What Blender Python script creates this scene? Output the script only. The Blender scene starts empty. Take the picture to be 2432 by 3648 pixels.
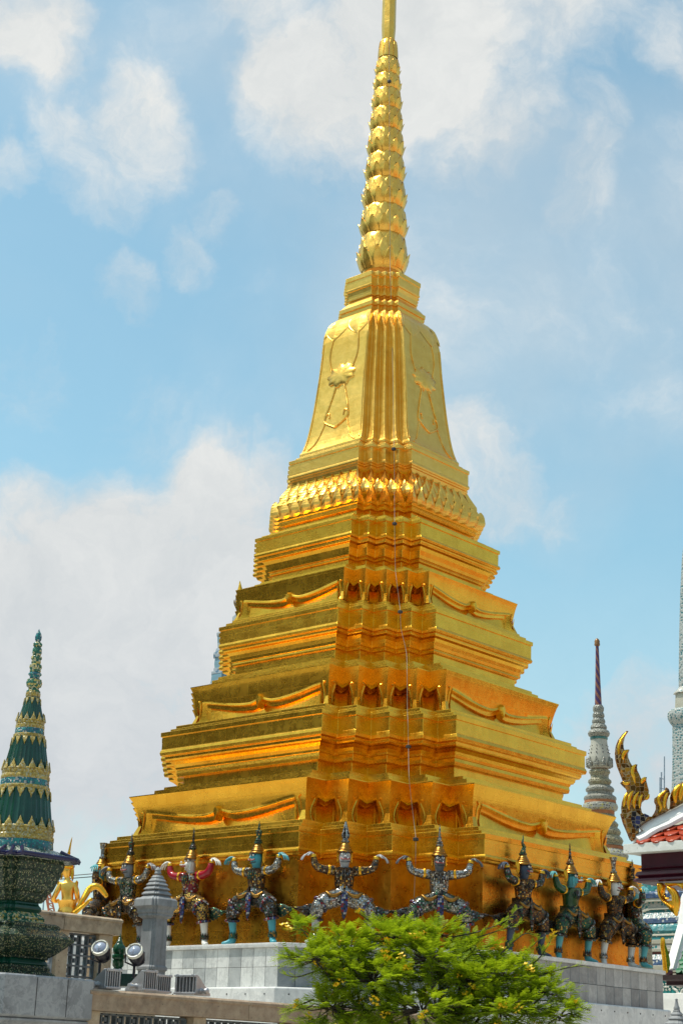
import bpy, bmesh, math, random
from math import sin, cos, pi, radians, sqrt, atan2
from mathutils import Vector, Matrix, noise as mnoise
random.seed(7)
S = bpy.context.scene
C = S.collection

# ------------------------------------------------------------------ camera
F, PITCH, ROLL = 5893.61, radians(18.7516), radians(-1.88181)   # pixels of the 2432x3648 photograph
cp, sp, cr, sr = cos(PITCH), sin(PITCH), cos(ROLL), sin(ROLL)
fw = Vector((0, cp, sp)); up0 = Vector((0, -sp, cp)); rt0 = Vector((1, 0, 0))
RT = rt0*cr - up0*sr; UP = rt0*sr + up0*cr
cam = bpy.data.cameras.new('Camera'); camo = bpy.data.objects.new('Camera', cam); C.objects.link(camo)
cam.sensor_fit = 'VERTICAL'; cam.sensor_height = 36; cam.lens = 36*F/3648
cam.clip_start = 0.1; cam.clip_end = 3000
camo.matrix_world = Matrix(((RT.x, UP.x, -fw.x, 0), (RT.y, UP.y, -fw.y, 0), (RT.z, UP.z, -fw.z, 0), (0, 0, 0, 1)))
S.camera = camo
GROUND = -1.6

def ray(u, v): return fw + RT*((u-1216)/F) + UP*((1824-v)/F)
def at(u, v, Y):
    d = ray(u, v); return d*(Y/d.y)
def onplane(u, v, p0, n):
    d = ray(u, v); return d*(p0.dot(n)/d.dot(n))
def zv(x, y, v):
    w = (1824-v)/F
    return (w*y*cp - x*sr + y*sp*cr)/(cp*cr - w*sp)
def depth(p): return p.y*cp + p.z*sp

# ------------------------------------------------------------------ sun + sky
SUN_EL, SUN_AZ = radians(66), radians(180)      # azimuth measured from +X
sdir = Vector((cos(SUN_EL)*cos(SUN_AZ), cos(SUN_EL)*sin(SUN_AZ), sin(SUN_EL)))
sl = bpy.data.lights.new('Sun', 'SUN'); sl.energy = 4.2; sl.angle = radians(0.5); sl.color = (1, .95, .86)
so = bpy.data.objects.new('Sun', sl); C.objects.link(so)
so.rotation_euler = sdir.to_track_quat('Z', 'Y').to_euler()
W = bpy.data.worlds.new('World'); S.world = W; W.use_nodes = True
S.view_settings.view_transform = 'Standard'; S.view_settings.look = 'None'
S.view_settings.exposure = 0.0; S.view_settings.gamma = 1

class NT:
    """small helper to write node trees"""
    def __init__(s, tree): s.t = tree; s.n = tree.nodes; s.l = tree.links
    def node(s, typ, **kw):
        nd = s.n.new(typ)
        for k, v in kw.items():
            if k.startswith('i_'):
                key = k[2:]
                key = int(key) if key.isdigit() else key.replace('_', ' ')
                s.put(nd.inputs[key], v)
            else: setattr(nd, k, v)
        return nd
    def put(s, inp, v):
        if isinstance(v, bpy.types.NodeSocket): s.l.new(v, inp)
        elif isinstance(v, bpy.types.Node): s.l.new(v.outputs[0], inp)
        else:
            try: inp.default_value = v
            except Exception:
                inp.default_value = tuple(v) + (1,) if len(v) == 3 else v
    def math(s, op, a, b=0.0, c=None, clamp=False):
        nd = s.n.new('ShaderNodeMath'); nd.operation = op; nd.use_clamp = clamp
        s.put(nd.inputs[0], a); s.put(nd.inputs[1], b)
        if c is not None: s.put(nd.inputs[2], c)
        return nd.outputs[0]
    def vmath(s, op, a, b=(0, 0, 0)):
        nd = s.n.new('ShaderNodeVectorMath'); nd.operation = op
        s.put(nd.inputs[0], a)
        if op == 'SCALE': s.put(nd.inputs['Scale'], b)
        else: s.put(nd.inputs[1], b)
        return nd.outputs['Value'] if op in ('DOT_PRODUCT', 'LENGTH', 'DISTANCE') else nd.outputs[0]
    def mix(s, fac, a, b, blend='MIX'):
        nd = s.n.new('ShaderNodeMix'); nd.data_type = 'RGBA'; nd.blend_type = blend
        s.put(nd.inputs[0], fac); s.put(nd.inputs[6], a); s.put(nd.inputs[7], b)
        return nd.outputs[2]
    def ramp(s, fac, stops, interp='LINEAR'):
        nd = s.n.new('ShaderNodeValToRGB'); nd.color_ramp.interpolation = interp
        e = nd.color_ramp.elements
        while len(e) < len(stops): e.new(0.5)
        for k, (p, c) in enumerate(stops):
            e[k].position = p; e[k].color = tuple(c) + (1,) if len(c) == 3 else c
        s.put(nd.inputs[0], fac); return nd.outputs[0]
    def noise(s, vec, scale, detail=4, rough=.55, out='Fac'):
        nd = s.n.new('ShaderNodeTexNoise'); s.put(nd.inputs['Vector'], vec)
        nd.inputs['Scale'].default_value = scale; nd.inputs['Detail'].default_value = detail
        nd.inputs['Roughness'].default_value = rough
        return nd.outputs[0 if out == 'Fac' else 1]
    def vor(s, vec, scale, feature='F1', out='Distance', rnd=1.0):
        nd = s.n.new('ShaderNodeTexVoronoi'); nd.feature = feature
        s.put(nd.inputs['Vector'], vec); nd.inputs['Scale'].default_value = scale
        nd.inputs['Randomness'].default_value = rnd
        return nd.outputs[out]
    def smooth(s, val, a, b):
        nd = s.n.new('ShaderNodeMapRange'); nd.interpolation_type = 'SMOOTHSTEP'
        s.put(nd.inputs[0], val); nd.inputs[1].default_value = a; nd.inputs[2].default_value = b
        return nd.outputs[0]

# sky: Nishita plus real cloud banks placed by direction, broken up by noise
w = NT(W.node_tree); w.n.clear()
sky = w.node('ShaderNodeTexSky'); sky.sky_type = 'NISHITA'; sky.sun_disc = False
sky.sun_elevation = SUN_EL; sky.sun_rotation = pi/2 - SUN_AZ
sky.air_density = 1.0; sky.dust_density = 1.6; sky.ozone_density = 1.0
tc = w.node('ShaderNodeTexCoord'); D_ = tc.outputs['Generated']
nz = w.vmath('SCALE', w.vmath('SUBTRACT', w.noise(D_, 7.0, 6, .6, 'Color'), (.5, .5, .5)), .12)
Dw = w.vmath('NORMALIZE', w.vmath('ADD', D_, nz))
blobs = None
BLOBS = [ # pixel of the cloud's middle, angular radius (deg), strength
 (1450, 60, 4.6, 1.35), (1180, 280, 3.2, 1.15), (1850, -120, 4.4, 1.2), (1000, -80, 3.0, .9), (1700, 380, 2.8, .8), (1050, 430, 1.5, .75), (40, 40, 2.6, 1.1), (120, 200, 1.4, .85), (480, 460, 2.2, .85), (330, 640, 1.6, .7), (230, 480, 1.5, .7),
 (20, 620, 1.1, .7), (420, 960, 1.3, .8), (640, 900, 1.2, .7), (740, 760, 1.0, .55), (720, 1780, 2.5, 1.2), (940, 1860, 2.3, 1.15), (400, 1980, 3.6, 1.2), (100, 1900, 2.6, 1.1), (380, 2250, 6.0, 1.25), (800, 2200, 4.2, 1.4), (100, 2550, 6.5, 1.5), (700, 2750, 5.5, 1.3), (60, 1250, 2.2, .65), (400, 1420, 2.4, .45), (1760, 1720, 2.0, .85), (1680, 1620, 1.3, .7),
 (2000, 1800, 1.3, .5), (2330, 2750, 3.4, 1.0), (2030, 640, 1.6, .55), (2080, 460, 1.2, .5), (1980, 760, 1.0, .45), (2380, 60, 1.8, .8), (1000, 3000, 7.0, .8)]
for (u, v, rad, st) in BLOBS:
    c = ray(u, v).normalized()
    dt = w.vmath('DOT_PRODUCT', Dw, tuple(c))
    b = w.math('MULTIPLY', w.smooth(dt, cos(radians(rad*1.25)), cos(radians(rad*.12))), st)
    blobs = b if blobs is None else w.math('MAXIMUM', blobs, b)
# far clouds all round, outside the picture too (they light and mirror in the gold)
wide = w.smooth(w.noise(D_, 3.1, 7, .58), .50, .66)
c0 = fw.normalized()
front = w.smooth(w.vmath('DOT_PRODUCT', D_, tuple(c0)), cos(radians(30)), cos(radians(20)))
wide = w.math('MULTIPLY', wide, w.math('SUBTRACT', 1.0, front))
fine = w.noise(Dw, 15.0, 9, .66)
fine2 = w.noise(D_, 5.0, 5, .5)
brk = w.math('ADD', w.math('MULTIPLY', fine, .9), w.math('MULTIPLY', fine2, .5))
m = w.math('MULTIPLY', w.smooth(w.math('ADD', blobs, w.math('MULTIPLY', w.math('SUBTRACT', brk, .72), 2.0)), .08, 1.5), .97)
m = w.math('ADD', m, w.math('ADD', .10, w.math('MULTIPLY', w.smooth(fine2, .40, .8), .38)))
m = w.math('MAXIMUM', m, w.math('MULTIPLY', wide, .9), clamp=True)
sepz = w.node('ShaderNodeSeparateXYZ', i_0=D_).outputs[2]
hz = w.math('SUBTRACT', 1.0, w.smooth(sepz, .0, .42))
m = w.math('MAXIMUM', m, w.math('MULTIPLY', hz, .62), clamp=True)
skyc = w.node('ShaderNodeMix'); skyc.data_type = 'RGBA'; skyc.blend_type = 'MULTIPLY'
skyc.inputs[0].default_value = 1.0
w.l.new(sky.outputs[0], skyc.inputs[6]); skyc.inputs[7].default_value = (1.55, 2.15, 1.85, 1)
cl = w.mix(w.smooth(fine, .3, .75), (6.9, 7.2, 7.25), (8.4, 8.5, 8.3))
cl = w.mix(w.math('SUBTRACT', 1.0, w.smooth(sepz, .12, .42)), cl, w.mix(w.smooth(fine, .3, .75), (5.9, 6.35, 6.75), (7.0, 7.3, 7.5)))
col = w.mix(m, skyc.outputs[2], cl)
bg = w.node('ShaderNodeBackground', i_Color=col, i_Strength=0.1)
w.node('ShaderNodeOutputWorld', i_Surface=bg)

# ------------------------------------------------------------------ mesh helpers
class MB:
    def __init__(s): s.v = []; s.f = []; s.m = []; s.t = []
    def add(s, vs, fs, mi=0, tone=None):
        o = len(s.v); s.v += [tuple(p) for p in vs]
        for f in fs: s.f.append(tuple(i+o for i in f)); s.m.append(mi); s.t.append(tone)
        return s
    def box(s, c, size, rot=0.0, mi=0, tone=None, tilt=None):
        x, y, z = (d/2 for d in size); vs = []
        for sx, sy, sz in ((-1,-1,-1),(1,-1,-1),(1,1,-1),(-1,1,-1),(-1,-1,1),(1,-1,1),(1,1,1),(-1,1,1)):
            p = Vector((sx*x, sy*y, sz*z))
            if tilt: p = tilt @ p
            p = Matrix.Rotation(rot, 3, 'Z') @ p
            vs.append(p + Vector(c))
        return s.add(vs, [(0,3,2,1),(4,5,6,7),(0,1,5,4),(1,2,6,5),(2,3,7,6),(3,0,4,7)], mi, tone)
    def loft(s, rings, cap0=True, cap1=True, mi=0, closed=True):
        n = len(rings[0]); vs = [p for r in rings for p in r]; fs = []
        for k in range(len(rings)-1):
            for i in range(n if closed else n-1):
                j = (i+1) % n
                fs.append((k*n+i, k*n+j, (k+1)*n+j, (k+1)*n+i))
        if cap0: fs.append(tuple(reversed(range(n))))
        if cap1: fs.append(tuple(range((len(rings)-1)*n, len(rings)*n)))
        return s.add(vs, fs, mi)
    def lathe(s, prof, n=24, c=(0,0,0), mi=0, wob=0.0):
        rings = []
        for r, z in prof:
            rings.append([(c[0]+max(r,.0005)*cos(2*pi*i/n), c[1]+max(r,.0005)*sin(2*pi*i/n), c[2]+z) for i in range(n)])
        return s.loft(rings, mi=mi)
    def tube(s, path, rad, n=8, mi=0, cap=True):
        path = [Vector(p) for p in path]; rings = []
        if not hasattr(rad, '__len__'): rad = [rad]*len(path)
        ref = None
        for i, p in enumerate(path):
            d = (path[min(i+1, len(path)-1)] - path[max(i-1, 0)]).normalized()
            if ref is None:
                ref = Vector((0,0,1)) if abs(d.z) < .9 else Vector((1,0,0))
            a = d.cross(ref).normalized(); b = a.cross(d).normalized(); ref = b
            rings.append([p + (a*cos(2*pi*k/n) + b*sin(2*pi*k/n))*rad[i] for k in range(n)])
        return s.loft(rings, cap, cap, mi)
    def sphere(s, c, r, n=10, mi=0):
        rx, ry, rz = r if hasattr(r, '__len__') else (r, r, r); rings = []
        for k in range(n+1):
            a = -pi/2 + pi*k/n; q = max(cos(a), .02)
            rings.append([(c[0]+rx*q*cos(2*pi*i/(2*n)), c[1]+ry*q*sin(2*pi*i/(2*n)), c[2]+rz*sin(a)) for i in range(2*n)])
        return s.loft(rings, mi=mi)
    def plate(s, pts, thick, nrm, mi=0, bevel=0.0):
        """outline (3D points in one plane) given a real thickness along nrm, with a ridge-like bevel"""
        n = Vector(nrm).normalized(); pts = [Vector(p) for p in pts]
        cen = sum(pts, Vector())/len(pts)
        k = len(pts)
        if bevel:
            def ins(d):
                out = []
                for i in range(k):
                    a, b, c = pts[i-1], pts[i], pts[(i+1) % k]
                    e = ((b-a).normalized() + (c-b).normalized())
                    t = e.cross(n); t = t.normalized() if t.length > 1e-6 else Vector()
                    dd = min(abs(d), .4*min((b-a).length, (c-b).length)) * (1 if d > 0 else -1)
                    out.append(b - t*dd)
                return out
            area = sum((pts[i]-cen).cross(pts[(i+1) % k]-cen).dot(n) for i in range(k))
            inn = ins(bevel if area > 0 else -bevel)
            rings = [[p - n*thick/2 for p in inn], [p - n*thick*.22 for p in pts], [p + n*thick*.22 for p in pts], [p + n*thick/2 for p in inn]]
            if area < 0: rings = [list(reversed(r)) for r in rings]
        else:
            area = sum((pts[i]-cen).cross(pts[(i+1) % k]-cen).dot(n) for i in range(k))
            rings = [[p - n*thick/2 for p in pts], [p + n*thick/2 for p in pts]]
            if area < 0: rings = [list(reversed(r)) for r in rings]
        return s.loft(rings, mi=mi)
    def build(s, name, mats, parent=None, smooth=False, bevel=0.0, auto=None, seg=2):
        me = bpy.data.meshes.new(name); me.from_pydata(s.v, [], s.f)
        if not isinstance(mats, (list, tuple)): mats = [mats]
        for q in mats: me.materials.append(q)
        if len(mats) > 1: me.polygons.foreach_set('material_index', s.m)
        if any(t is not None for t in s.t):
            at_ = me.attributes.new('tone', 'FLOAT', 'FACE')
            at_.data.foreach_set('value', [t if t is not None else .5 for t in s.t])
        if smooth or auto:
            me.polygons.foreach_set('use_smooth', [True]*len(me.polygons))
        if auto: me.set_sharp_from_angle(angle=radians(auto))
        me.update()
        o = bpy.data.objects.new(name, me); C.objects.link(o)
        if parent: o.parent = parent
        if bevel:
            b = o.modifiers.new('bevel', 'BEVEL'); b.width = bevel; b.segments = seg; b.limit_method = 'ANGLE'; b.angle_limit = radians(32)
            b.harden_normals = False
        return o

def empty(name, loc, rz=0.0):
    o = bpy.data.objects.new(name, None); o.empty_display_size = .2; C.objects.link(o)
    o.location = loc; o.rotation_euler = (0, 0, rz); return o
def tag(o, label=None, cat=None, group=None, kind=None):
    for k, v in (('label', label), ('category', cat), ('group', group), ('kind', kind)):
        if v: o[k] = v
    return o
def lerp(a, b, t): return a + (b-a)*t
def smoothcurve(pts, n=8):
    """Catmull-Rom through points"""
    P = [Vector(p) for p in pts]; out = []
    for i in range(len(P)-1):
        p0, p1, p2, p3 = P[max(i-1,0)], P[i], P[i+1], P[min(i+2,len(P)-1)]
        for k in range(n):
            t = k/n
            out.append(.5*((2*p1) + (p2-p0)*t + (2*p0-5*p1+4*p2-p3)*t*t + (3*p1-p0-3*p2+p3)*t**3))
    out.append(P[-1]); return out

# ------------------------------------------------------------------ materials
def newmat(name):
    m = bpy.data.materials.new(name); m.use_nodes = True; t = NT(m.node_tree)
    b = t.n['Principled BSDF']; return m, t, b
def coord(t, what='Object', scale=None):
    tc = t.n.new('ShaderNodeTexCoord'); o = tc.outputs[what]
    if scale:
        mp = t.n.new('ShaderNodeMapping'); t.l.new(o, mp.inputs[0]); mp.inputs['Scale'].default_value = scale; o = mp.outputs[0]
    return o
def bump(t, h, strength, dist=.01, nrm=None):
    b = t.node('ShaderNodeBump', i_Height=h, i_Strength=strength, i_Distance=dist)
    if nrm is not None: t.put(b.inputs['Normal'], nrm)
    return b.outputs[0]
def plain(name, col, rough=.6, metal=0.0, var=.25, scale=6.0, bmp=.15, bs=60, spec=.5):
    m, t, b = newmat(name); c = coord(t)
    n = t.noise(c, scale, 5, .6)
    k = t.mix(t.smooth(n, .3, .7), tuple(x*(1-var) for x in col), tuple(min(x*(1+var*.6), 1) for x in col))
    t.put(b.inputs['Base Color'], k); b.inputs['Roughness'].default_value = rough; b.inputs['Metallic'].default_value = metal
    b.inputs['Specular IOR Level'].default_value = spec
    if bmp: t.put(b.inputs['Normal'], bump(t, t.noise(c, bs, 4), bmp, .01))
    return m
def gold(name, hi=(.96, .53, .055), lo=(.82, .41, .035), r0=.20, r1=.32, waves=.07, grime=.32, fine=.34, leaf=True):
    m, t, b = newmat(name); c = coord(t)
    big = t.noise(c, 1.7, 5, .6); mid = t.noise(c, 9, 6, .65); small = t.noise(c, 60, 5, .6)
    k = t.mix(t.smooth(t.math('ADD', t.math('MULTIPLY', big, .5), t.math('MULTIPLY', mid, .5)), .36, .64), lo, hi)
    sep = t.node('ShaderNodeSeparateXYZ', i_0=c)
    nrm2 = None
    rg = t.node('ShaderNodeMapRange', i_0=t.math('ADD', t.math('MULTIPLY', mid, .6), t.math('MULTIPLY', big, .4)), i_1=.35, i_2=.65, i_3=r0, i_4=r1).outputs[0]
    seam = None
    if leaf:
        # the squares of leaf, laid in courses
        uv = t.node('ShaderNodeCombineXYZ', i_0=t.math('ADD', sep.outputs[0], sep.outputs[1]), i_1=sep.outputs[2])
        br_ = t.n.new('ShaderNodeTexBrick'); t.l.new(uv.outputs[0], br_.inputs['Vector'])
        br_.inputs['Scale'].default_value = 1.0; br_.inputs['Brick Width'].default_value = .19; br_.inputs['Row Height'].default_value = .17
        br_.inputs['Mortar Size'].default_value = .0028; br_.inputs['Mortar Smooth'].default_value = .6
        br_.inputs['Color1'].default_value = (.78, .78, .78, 1); br_.inputs['Color2'].default_value = (1, 1, 1, 1); br_.inputs['Mortar'].default_value = (.62, .62, .62, 1)
        k = t.mix(.28, k, br_.outputs['Color'], 'MULTIPLY'); seam = br_.outputs['Fac']
        rg = t.math('ADD', rg, t.math('MULTIPLY', t.math('SUBTRACT', br_.outputs['Color'], .9), -.20))
    st = t.noise(coord(t, 'Object', (9, 9, .7)), 1.6, 6, .7)
    gm = t.math('MULTIPLY', t.smooth(st, .60, .76), t.smooth(mid, .45, .62))
    gm = t.math('MULTIPLY', gm, grime)
    k = t.mix(gm, k, (.12, .07, .02))
    t.put(b.inputs['Base Color'], k); t.put(b.inputs['Metallic'], t.math('SUBTRACT', 1.0, t.math('MULTIPLY', gm, .8)))
    t.put(b.inputs['Roughness'], t.math('ADD', rg, t.math('MULTIPLY', gm, .3), clamp=True))
    n1 = bump(t, mid, waves, .03); n2 = bump(t, small, fine, .005, n1)
    if seam is not None: n2 = bump(t, t.math('SUBTRACT', 1.0, seam), .16, .003, n2)
    t.put(b.inputs['Normal'], n2)
    return m
def mosaic(name, cols, scale=60, rough=.16, metal=.55, tilt=.55, grout=(.03, .025, .02), gw=.10, stretch=(1, 1, 1), spec=.5, rnd=.38):
    """small cut mirror and glazed pieces, every piece set at its own angle"""
    m, t, b = newmat(name); c = coord(t, 'Object', stretch)
    vc = t.vor(c, scale, 'F1', 'Color', rnd)
    ed = t.vor(c, scale, 'DISTANCE_TO_EDGE', 'Distance', rnd)
    sx = t.node('ShaderNodeSeparateColor', i_0=vc)
    stops = [(i/len(cols), q) for i, q in enumerate(cols)]
    k = t.ramp(sx.outputs[0], stops, 'CONSTANT')
    g = t.smooth(ed, gw*.4, gw)
    t.put(b.inputs['Base Color'], t.mix(g, grout, k))
    t.put(b.inputs['Metallic'], t.math('MULTIPLY', g, metal))
    t.put(b.inputs['Roughness'], t.math('SUBTRACT', .75, t.math('MULTIPLY', g, .75-rough)))
    b.inputs['Specular IOR Level'].default_value = spec
    geo = t.n.new('ShaderNodeNewGeometry')
    nn = t.vmath('NORMALIZE', t.vmath('ADD', geo.outputs['Normal'], t.vmath('SCALE', t.vmath('SUBTRACT', vc, (.5, .5, .5)), tilt)))
    t.put(b.inputs['Normal'], bump(t, g, .4, .004, nn))
    return m
def marble(name, a, bcol, vein=(.12, .125, .13), tone=False, rough=.35, sc=1.0, streak=0.0):
    m, t, b = newmat(name); c = coord(t)
    wp = t.vmath('ADD', c, t.vmath('SCALE', t.noise(c, 3*sc, 5, .6, 'Color'), .35))
    n = t.noise(wp, 5*sc, 8, .68)
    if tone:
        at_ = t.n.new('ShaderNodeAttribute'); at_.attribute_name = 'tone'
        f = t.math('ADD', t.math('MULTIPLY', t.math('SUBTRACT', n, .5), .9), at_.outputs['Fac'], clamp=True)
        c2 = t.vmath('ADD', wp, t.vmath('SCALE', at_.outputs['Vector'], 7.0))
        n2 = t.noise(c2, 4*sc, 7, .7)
    else: f = t.smooth(n, .3, .7); n2 = t.noise(wp, 3*sc, 7, .7)
    k = t.mix(f, a, bcol)
    ve = t.math('MULTIPLY', t.math('SUBTRACT', 1.0, t.smooth(t.math('ABSOLUTE', t.math('SUBTRACT', n2, .5)), .0, .05)), .22 if tone else .5)
    k = t.mix(ve, k, vein)
    if streak:
        st = t.noise(coord(t, 'Object', (10, 10, .6)), 2.2, 6, .7)
        k = t.mix(t.math('MULTIPLY', t.smooth(st, .5, .72), streak), k, (.10, .10, .095))
    t.put(b.inputs['Base Color'], k); b.inputs['Roughness'].default_value = rough
    t.put(b.inputs['Normal'], bump(t, t.noise(c, 70, 4), .12, .004))
    return m
def stone(name, a, bcol, speck=(.05, .04, .03), rough=.75, sc=1.0, dirt=.5, dirtcol=(.06, .045, .03)):
    m, t, b = newmat(name); c = coord(t)
    n = t.noise(c, 8*sc, 7, .65); k = t.mix(t.smooth(n, .32, .68), a, bcol)
    k = t.mix(t.math('MULTIPLY', t.smooth(t.noise(c, 45*sc, 3, .6), .62, .72), .7), k, speck)
    d = t.math('MULTIPLY', t.smooth(t.noise(c, 3.2*sc, 6, .7), .5, .68), dirt)
    k = t.mix(d, k, dirtcol)
    t.put(b.inputs['Base Color'], k); b.inputs['Roughness'].default_value = rough
    t.put(b.inputs['Normal'], bump(t, t.noise(c, 60, 5), .3, .006))
    return m

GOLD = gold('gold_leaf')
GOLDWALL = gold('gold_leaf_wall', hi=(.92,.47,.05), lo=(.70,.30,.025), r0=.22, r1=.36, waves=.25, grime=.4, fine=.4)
GOLDPALE = gold('gold_leaf_pale', hi=(.98, .59, .13), lo=(.92, .49, .08), r0=.28, r1=.42, waves=.16, grime=.2, fine=.35)
GOLDSPIRE = gold('gold_leaf_spire', hi=(.98, .58, .12), lo=(.92, .48, .08), r0=.24, r1=.38, waves=.2, grime=.1, fine=.3, leaf=False)
GOLDORN = gold('gilt_ornament', lo=(.75,.36,.03), r0=.2, r1=.4, waves=.3, grime=.15, fine=.2, leaf=False)
WHITE = plain('white_plaster', (.78, .77, .74), .55, var=.06, bmp=.08)
PAVE = stone('paving_stone', (.40, .37, .32), (.52, .49, .43), dirt=.3, sc=.4)

PSI = radians(3.32401); CX, CY = 0.527359, 23.837239
RZ = -pi/4 + PSI                                # local x = right-face normal; local -y = left-face normal
E1 = Vector((cos(RZ), sin(RZ), 0)); E2 = Vector((cos(RZ-pi/2), sin(RZ-pi/2), 0)); HB = -E2
CHC = Vector((CX, CY, 0))
def mn2w(m_, n_, z): return CHC + E1*m_ + E2*n_ + Vector((0, 0, z))

# ------------------------------------------------------------------ ground
g = MB(); g.add([(-900, -900, 0), (900, -900, 0), (900, 900, 0), (-900, 900, 0)], [(0, 1, 2, 3)])
go = g.build('ground', PAVE); go.location.z = GROUND; tag(go, kind='structure')
# ================================================================== the golden chedi
NS = 4
def ring2(a, s):
    base = []
    for i in range(NS):
        base.append((a - i*s, a - (NS-i)*s)); base.append((a - (i+1)*s, a - (NS-i)*s))
    base.append((a - NS*s, a))
    out = []
    for k in range(4):
        c, q = [(1,0),(0,1),(-1,0),(0,-1)][k]
        out += [(x*c - y*q, x*q + y*c) for x, y in base]
    return out                                    # 36 points, CCW; k = 3 is the corner turned to the viewer
def ring(a, s, z): return [(x, y, z) for x, y in ring2(a, s)]
RN = 9*4
def redent(mb, prof, cap0=True, cap1=True, mi=0):
    return mb.loft([ring(a, s, z-GROUND) for z, a, s in prof], cap0, cap1, mi)
chedi = empty('golden_chedi', (CX, CY, GROUND), RZ)
tag(chedi, 'tall gold leaf chedi with redented stepped base and lotus bud spire', 'stupa')

def walker(a, s, zf=None):
    """returns f(seg, t, dist) -> (seg, t) walking along the outline at this size"""
    pts = ring2(a, s); L = [math.dist(pts[i], pts[(i+1) % RN]) for i in range(RN)]
    def wk(seg, t, d):
        t = t + d/L[seg]
        while t > 1: d2 = (t-1)*L[seg]; seg = (seg+1) % RN; t = d2/L[seg]
        while t < 0: d2 = -t*L[seg]; seg = (seg-1) % RN; t = 1 - d2/L[seg]
        return seg, t
    return wk, L
def rpos(a, s, seg, t):
    p = ring2(a, s); q0, q1 = p[seg], p[(seg+1) % RN]
    return lerp(q0[0], q1[0], t), lerp(q0[1], q1[1], t)
def is_long(seg): return seg % 9 == 8
def outer_vertex(i): return (i % 9) % 2 == 0       # 0,2,4,6,8 stand out, 1,3,5,7 stand back

# ---- base wall and the ledge above the statues
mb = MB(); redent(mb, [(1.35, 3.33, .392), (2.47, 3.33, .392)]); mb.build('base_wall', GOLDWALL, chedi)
def build_cornice(prof, mat=GOLD, bev=.004):
    m_ = MB(); redent(m_, prof); return m_.build('cornice', mat, chedi, bevel=bev)
build_cornice([(2.468,3.34,.394),(2.478,3.365,.396),(2.50,3.375,.396),(2.508,3.375,.396),(2.512,3.40,.398),(2.54,3.406,.398),(2.562,3.40,.398),(2.566,3.385,.397),(2.755,3.385,.397),
   (2.758,3.402,.399),(2.82,3.405,.399),(2.826,3.30,.39),(2.872,3.295,.388),(2.876,3.22,.382),(2.93,3.215,.38),(2.934,2.9,.36)])
S1, S2, S3 = .306, .2355, .175
build_cornice([(3.62,2.487,.312),(3.80,2.487,.312),(3.803,2.545,.309),(3.85,2.556,.309),(3.895,2.55,.309),(3.90,2.56,.309),(3.93,2.566,.308),(3.97,2.588,.308),(4.005,2.625,.307),(4.02,2.655,.307),(4.04,2.67,S1),(4.075,2.672,S1),
   (4.085,2.715,S1),(4.125,2.726,S1),(4.163,2.715,S1),(4.168,2.704,.304),(4.345,2.704,.304),(4.349,2.722,.305),(4.412,2.724,.305),(4.418,2.615,.296),(4.47,2.612,.296),(4.474,2.545,.288),(4.526,2.545,.288),(4.53,2.2,.26)])
build_cornice([(5.27,1.89,.237),(5.44,1.89,.237),(5.443,1.918,.236),(5.468,1.926,.236),(5.494,1.92,.236),(5.50,1.932,.236),(5.54,1.94,.236),(5.59,1.958,.236),(5.63,1.985,.236),(5.645,2.02,.236),(5.66,2.03,.236),(5.685,2.03,.236),
   (5.694,2.062,.236),(5.725,2.074,.236),(5.752,2.064,.236),(5.758,2.058,.235),(5.95,2.06,.235),(5.953,2.078,.236),(6.01,2.08,.236),(6.014,1.998,.23),(6.072,1.997,.23),(6.076,1.92,.222),(6.13,1.918,.222),(6.134,1.7,.2)])
build_cornice([(6.74,1.44,.177),(6.862,1.44,.177),(6.865,1.468,.176),(6.885,1.478,.176),(6.91,1.47,.176),(6.915,1.49,.176),(6.96,1.50,.176),(7.02,1.52,.176),(7.065,1.548,.176),(7.08,1.585,.175),(7.11,1.598,.175),(7.125,1.60,.175),
   (7.132,1.63,.175),(7.16,1.642,.175),(7.188,1.632,.175),(7.194,1.615,.174),(7.37,1.618,.174),(7.373,1.636,.175),(7.425,1.638,.175),(7.43,1.555,.168),(7.475,1.553,.168),(7.48,1.46,.16),(7.53,1.457,.16),(7.534,1.2,.14)])

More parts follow.
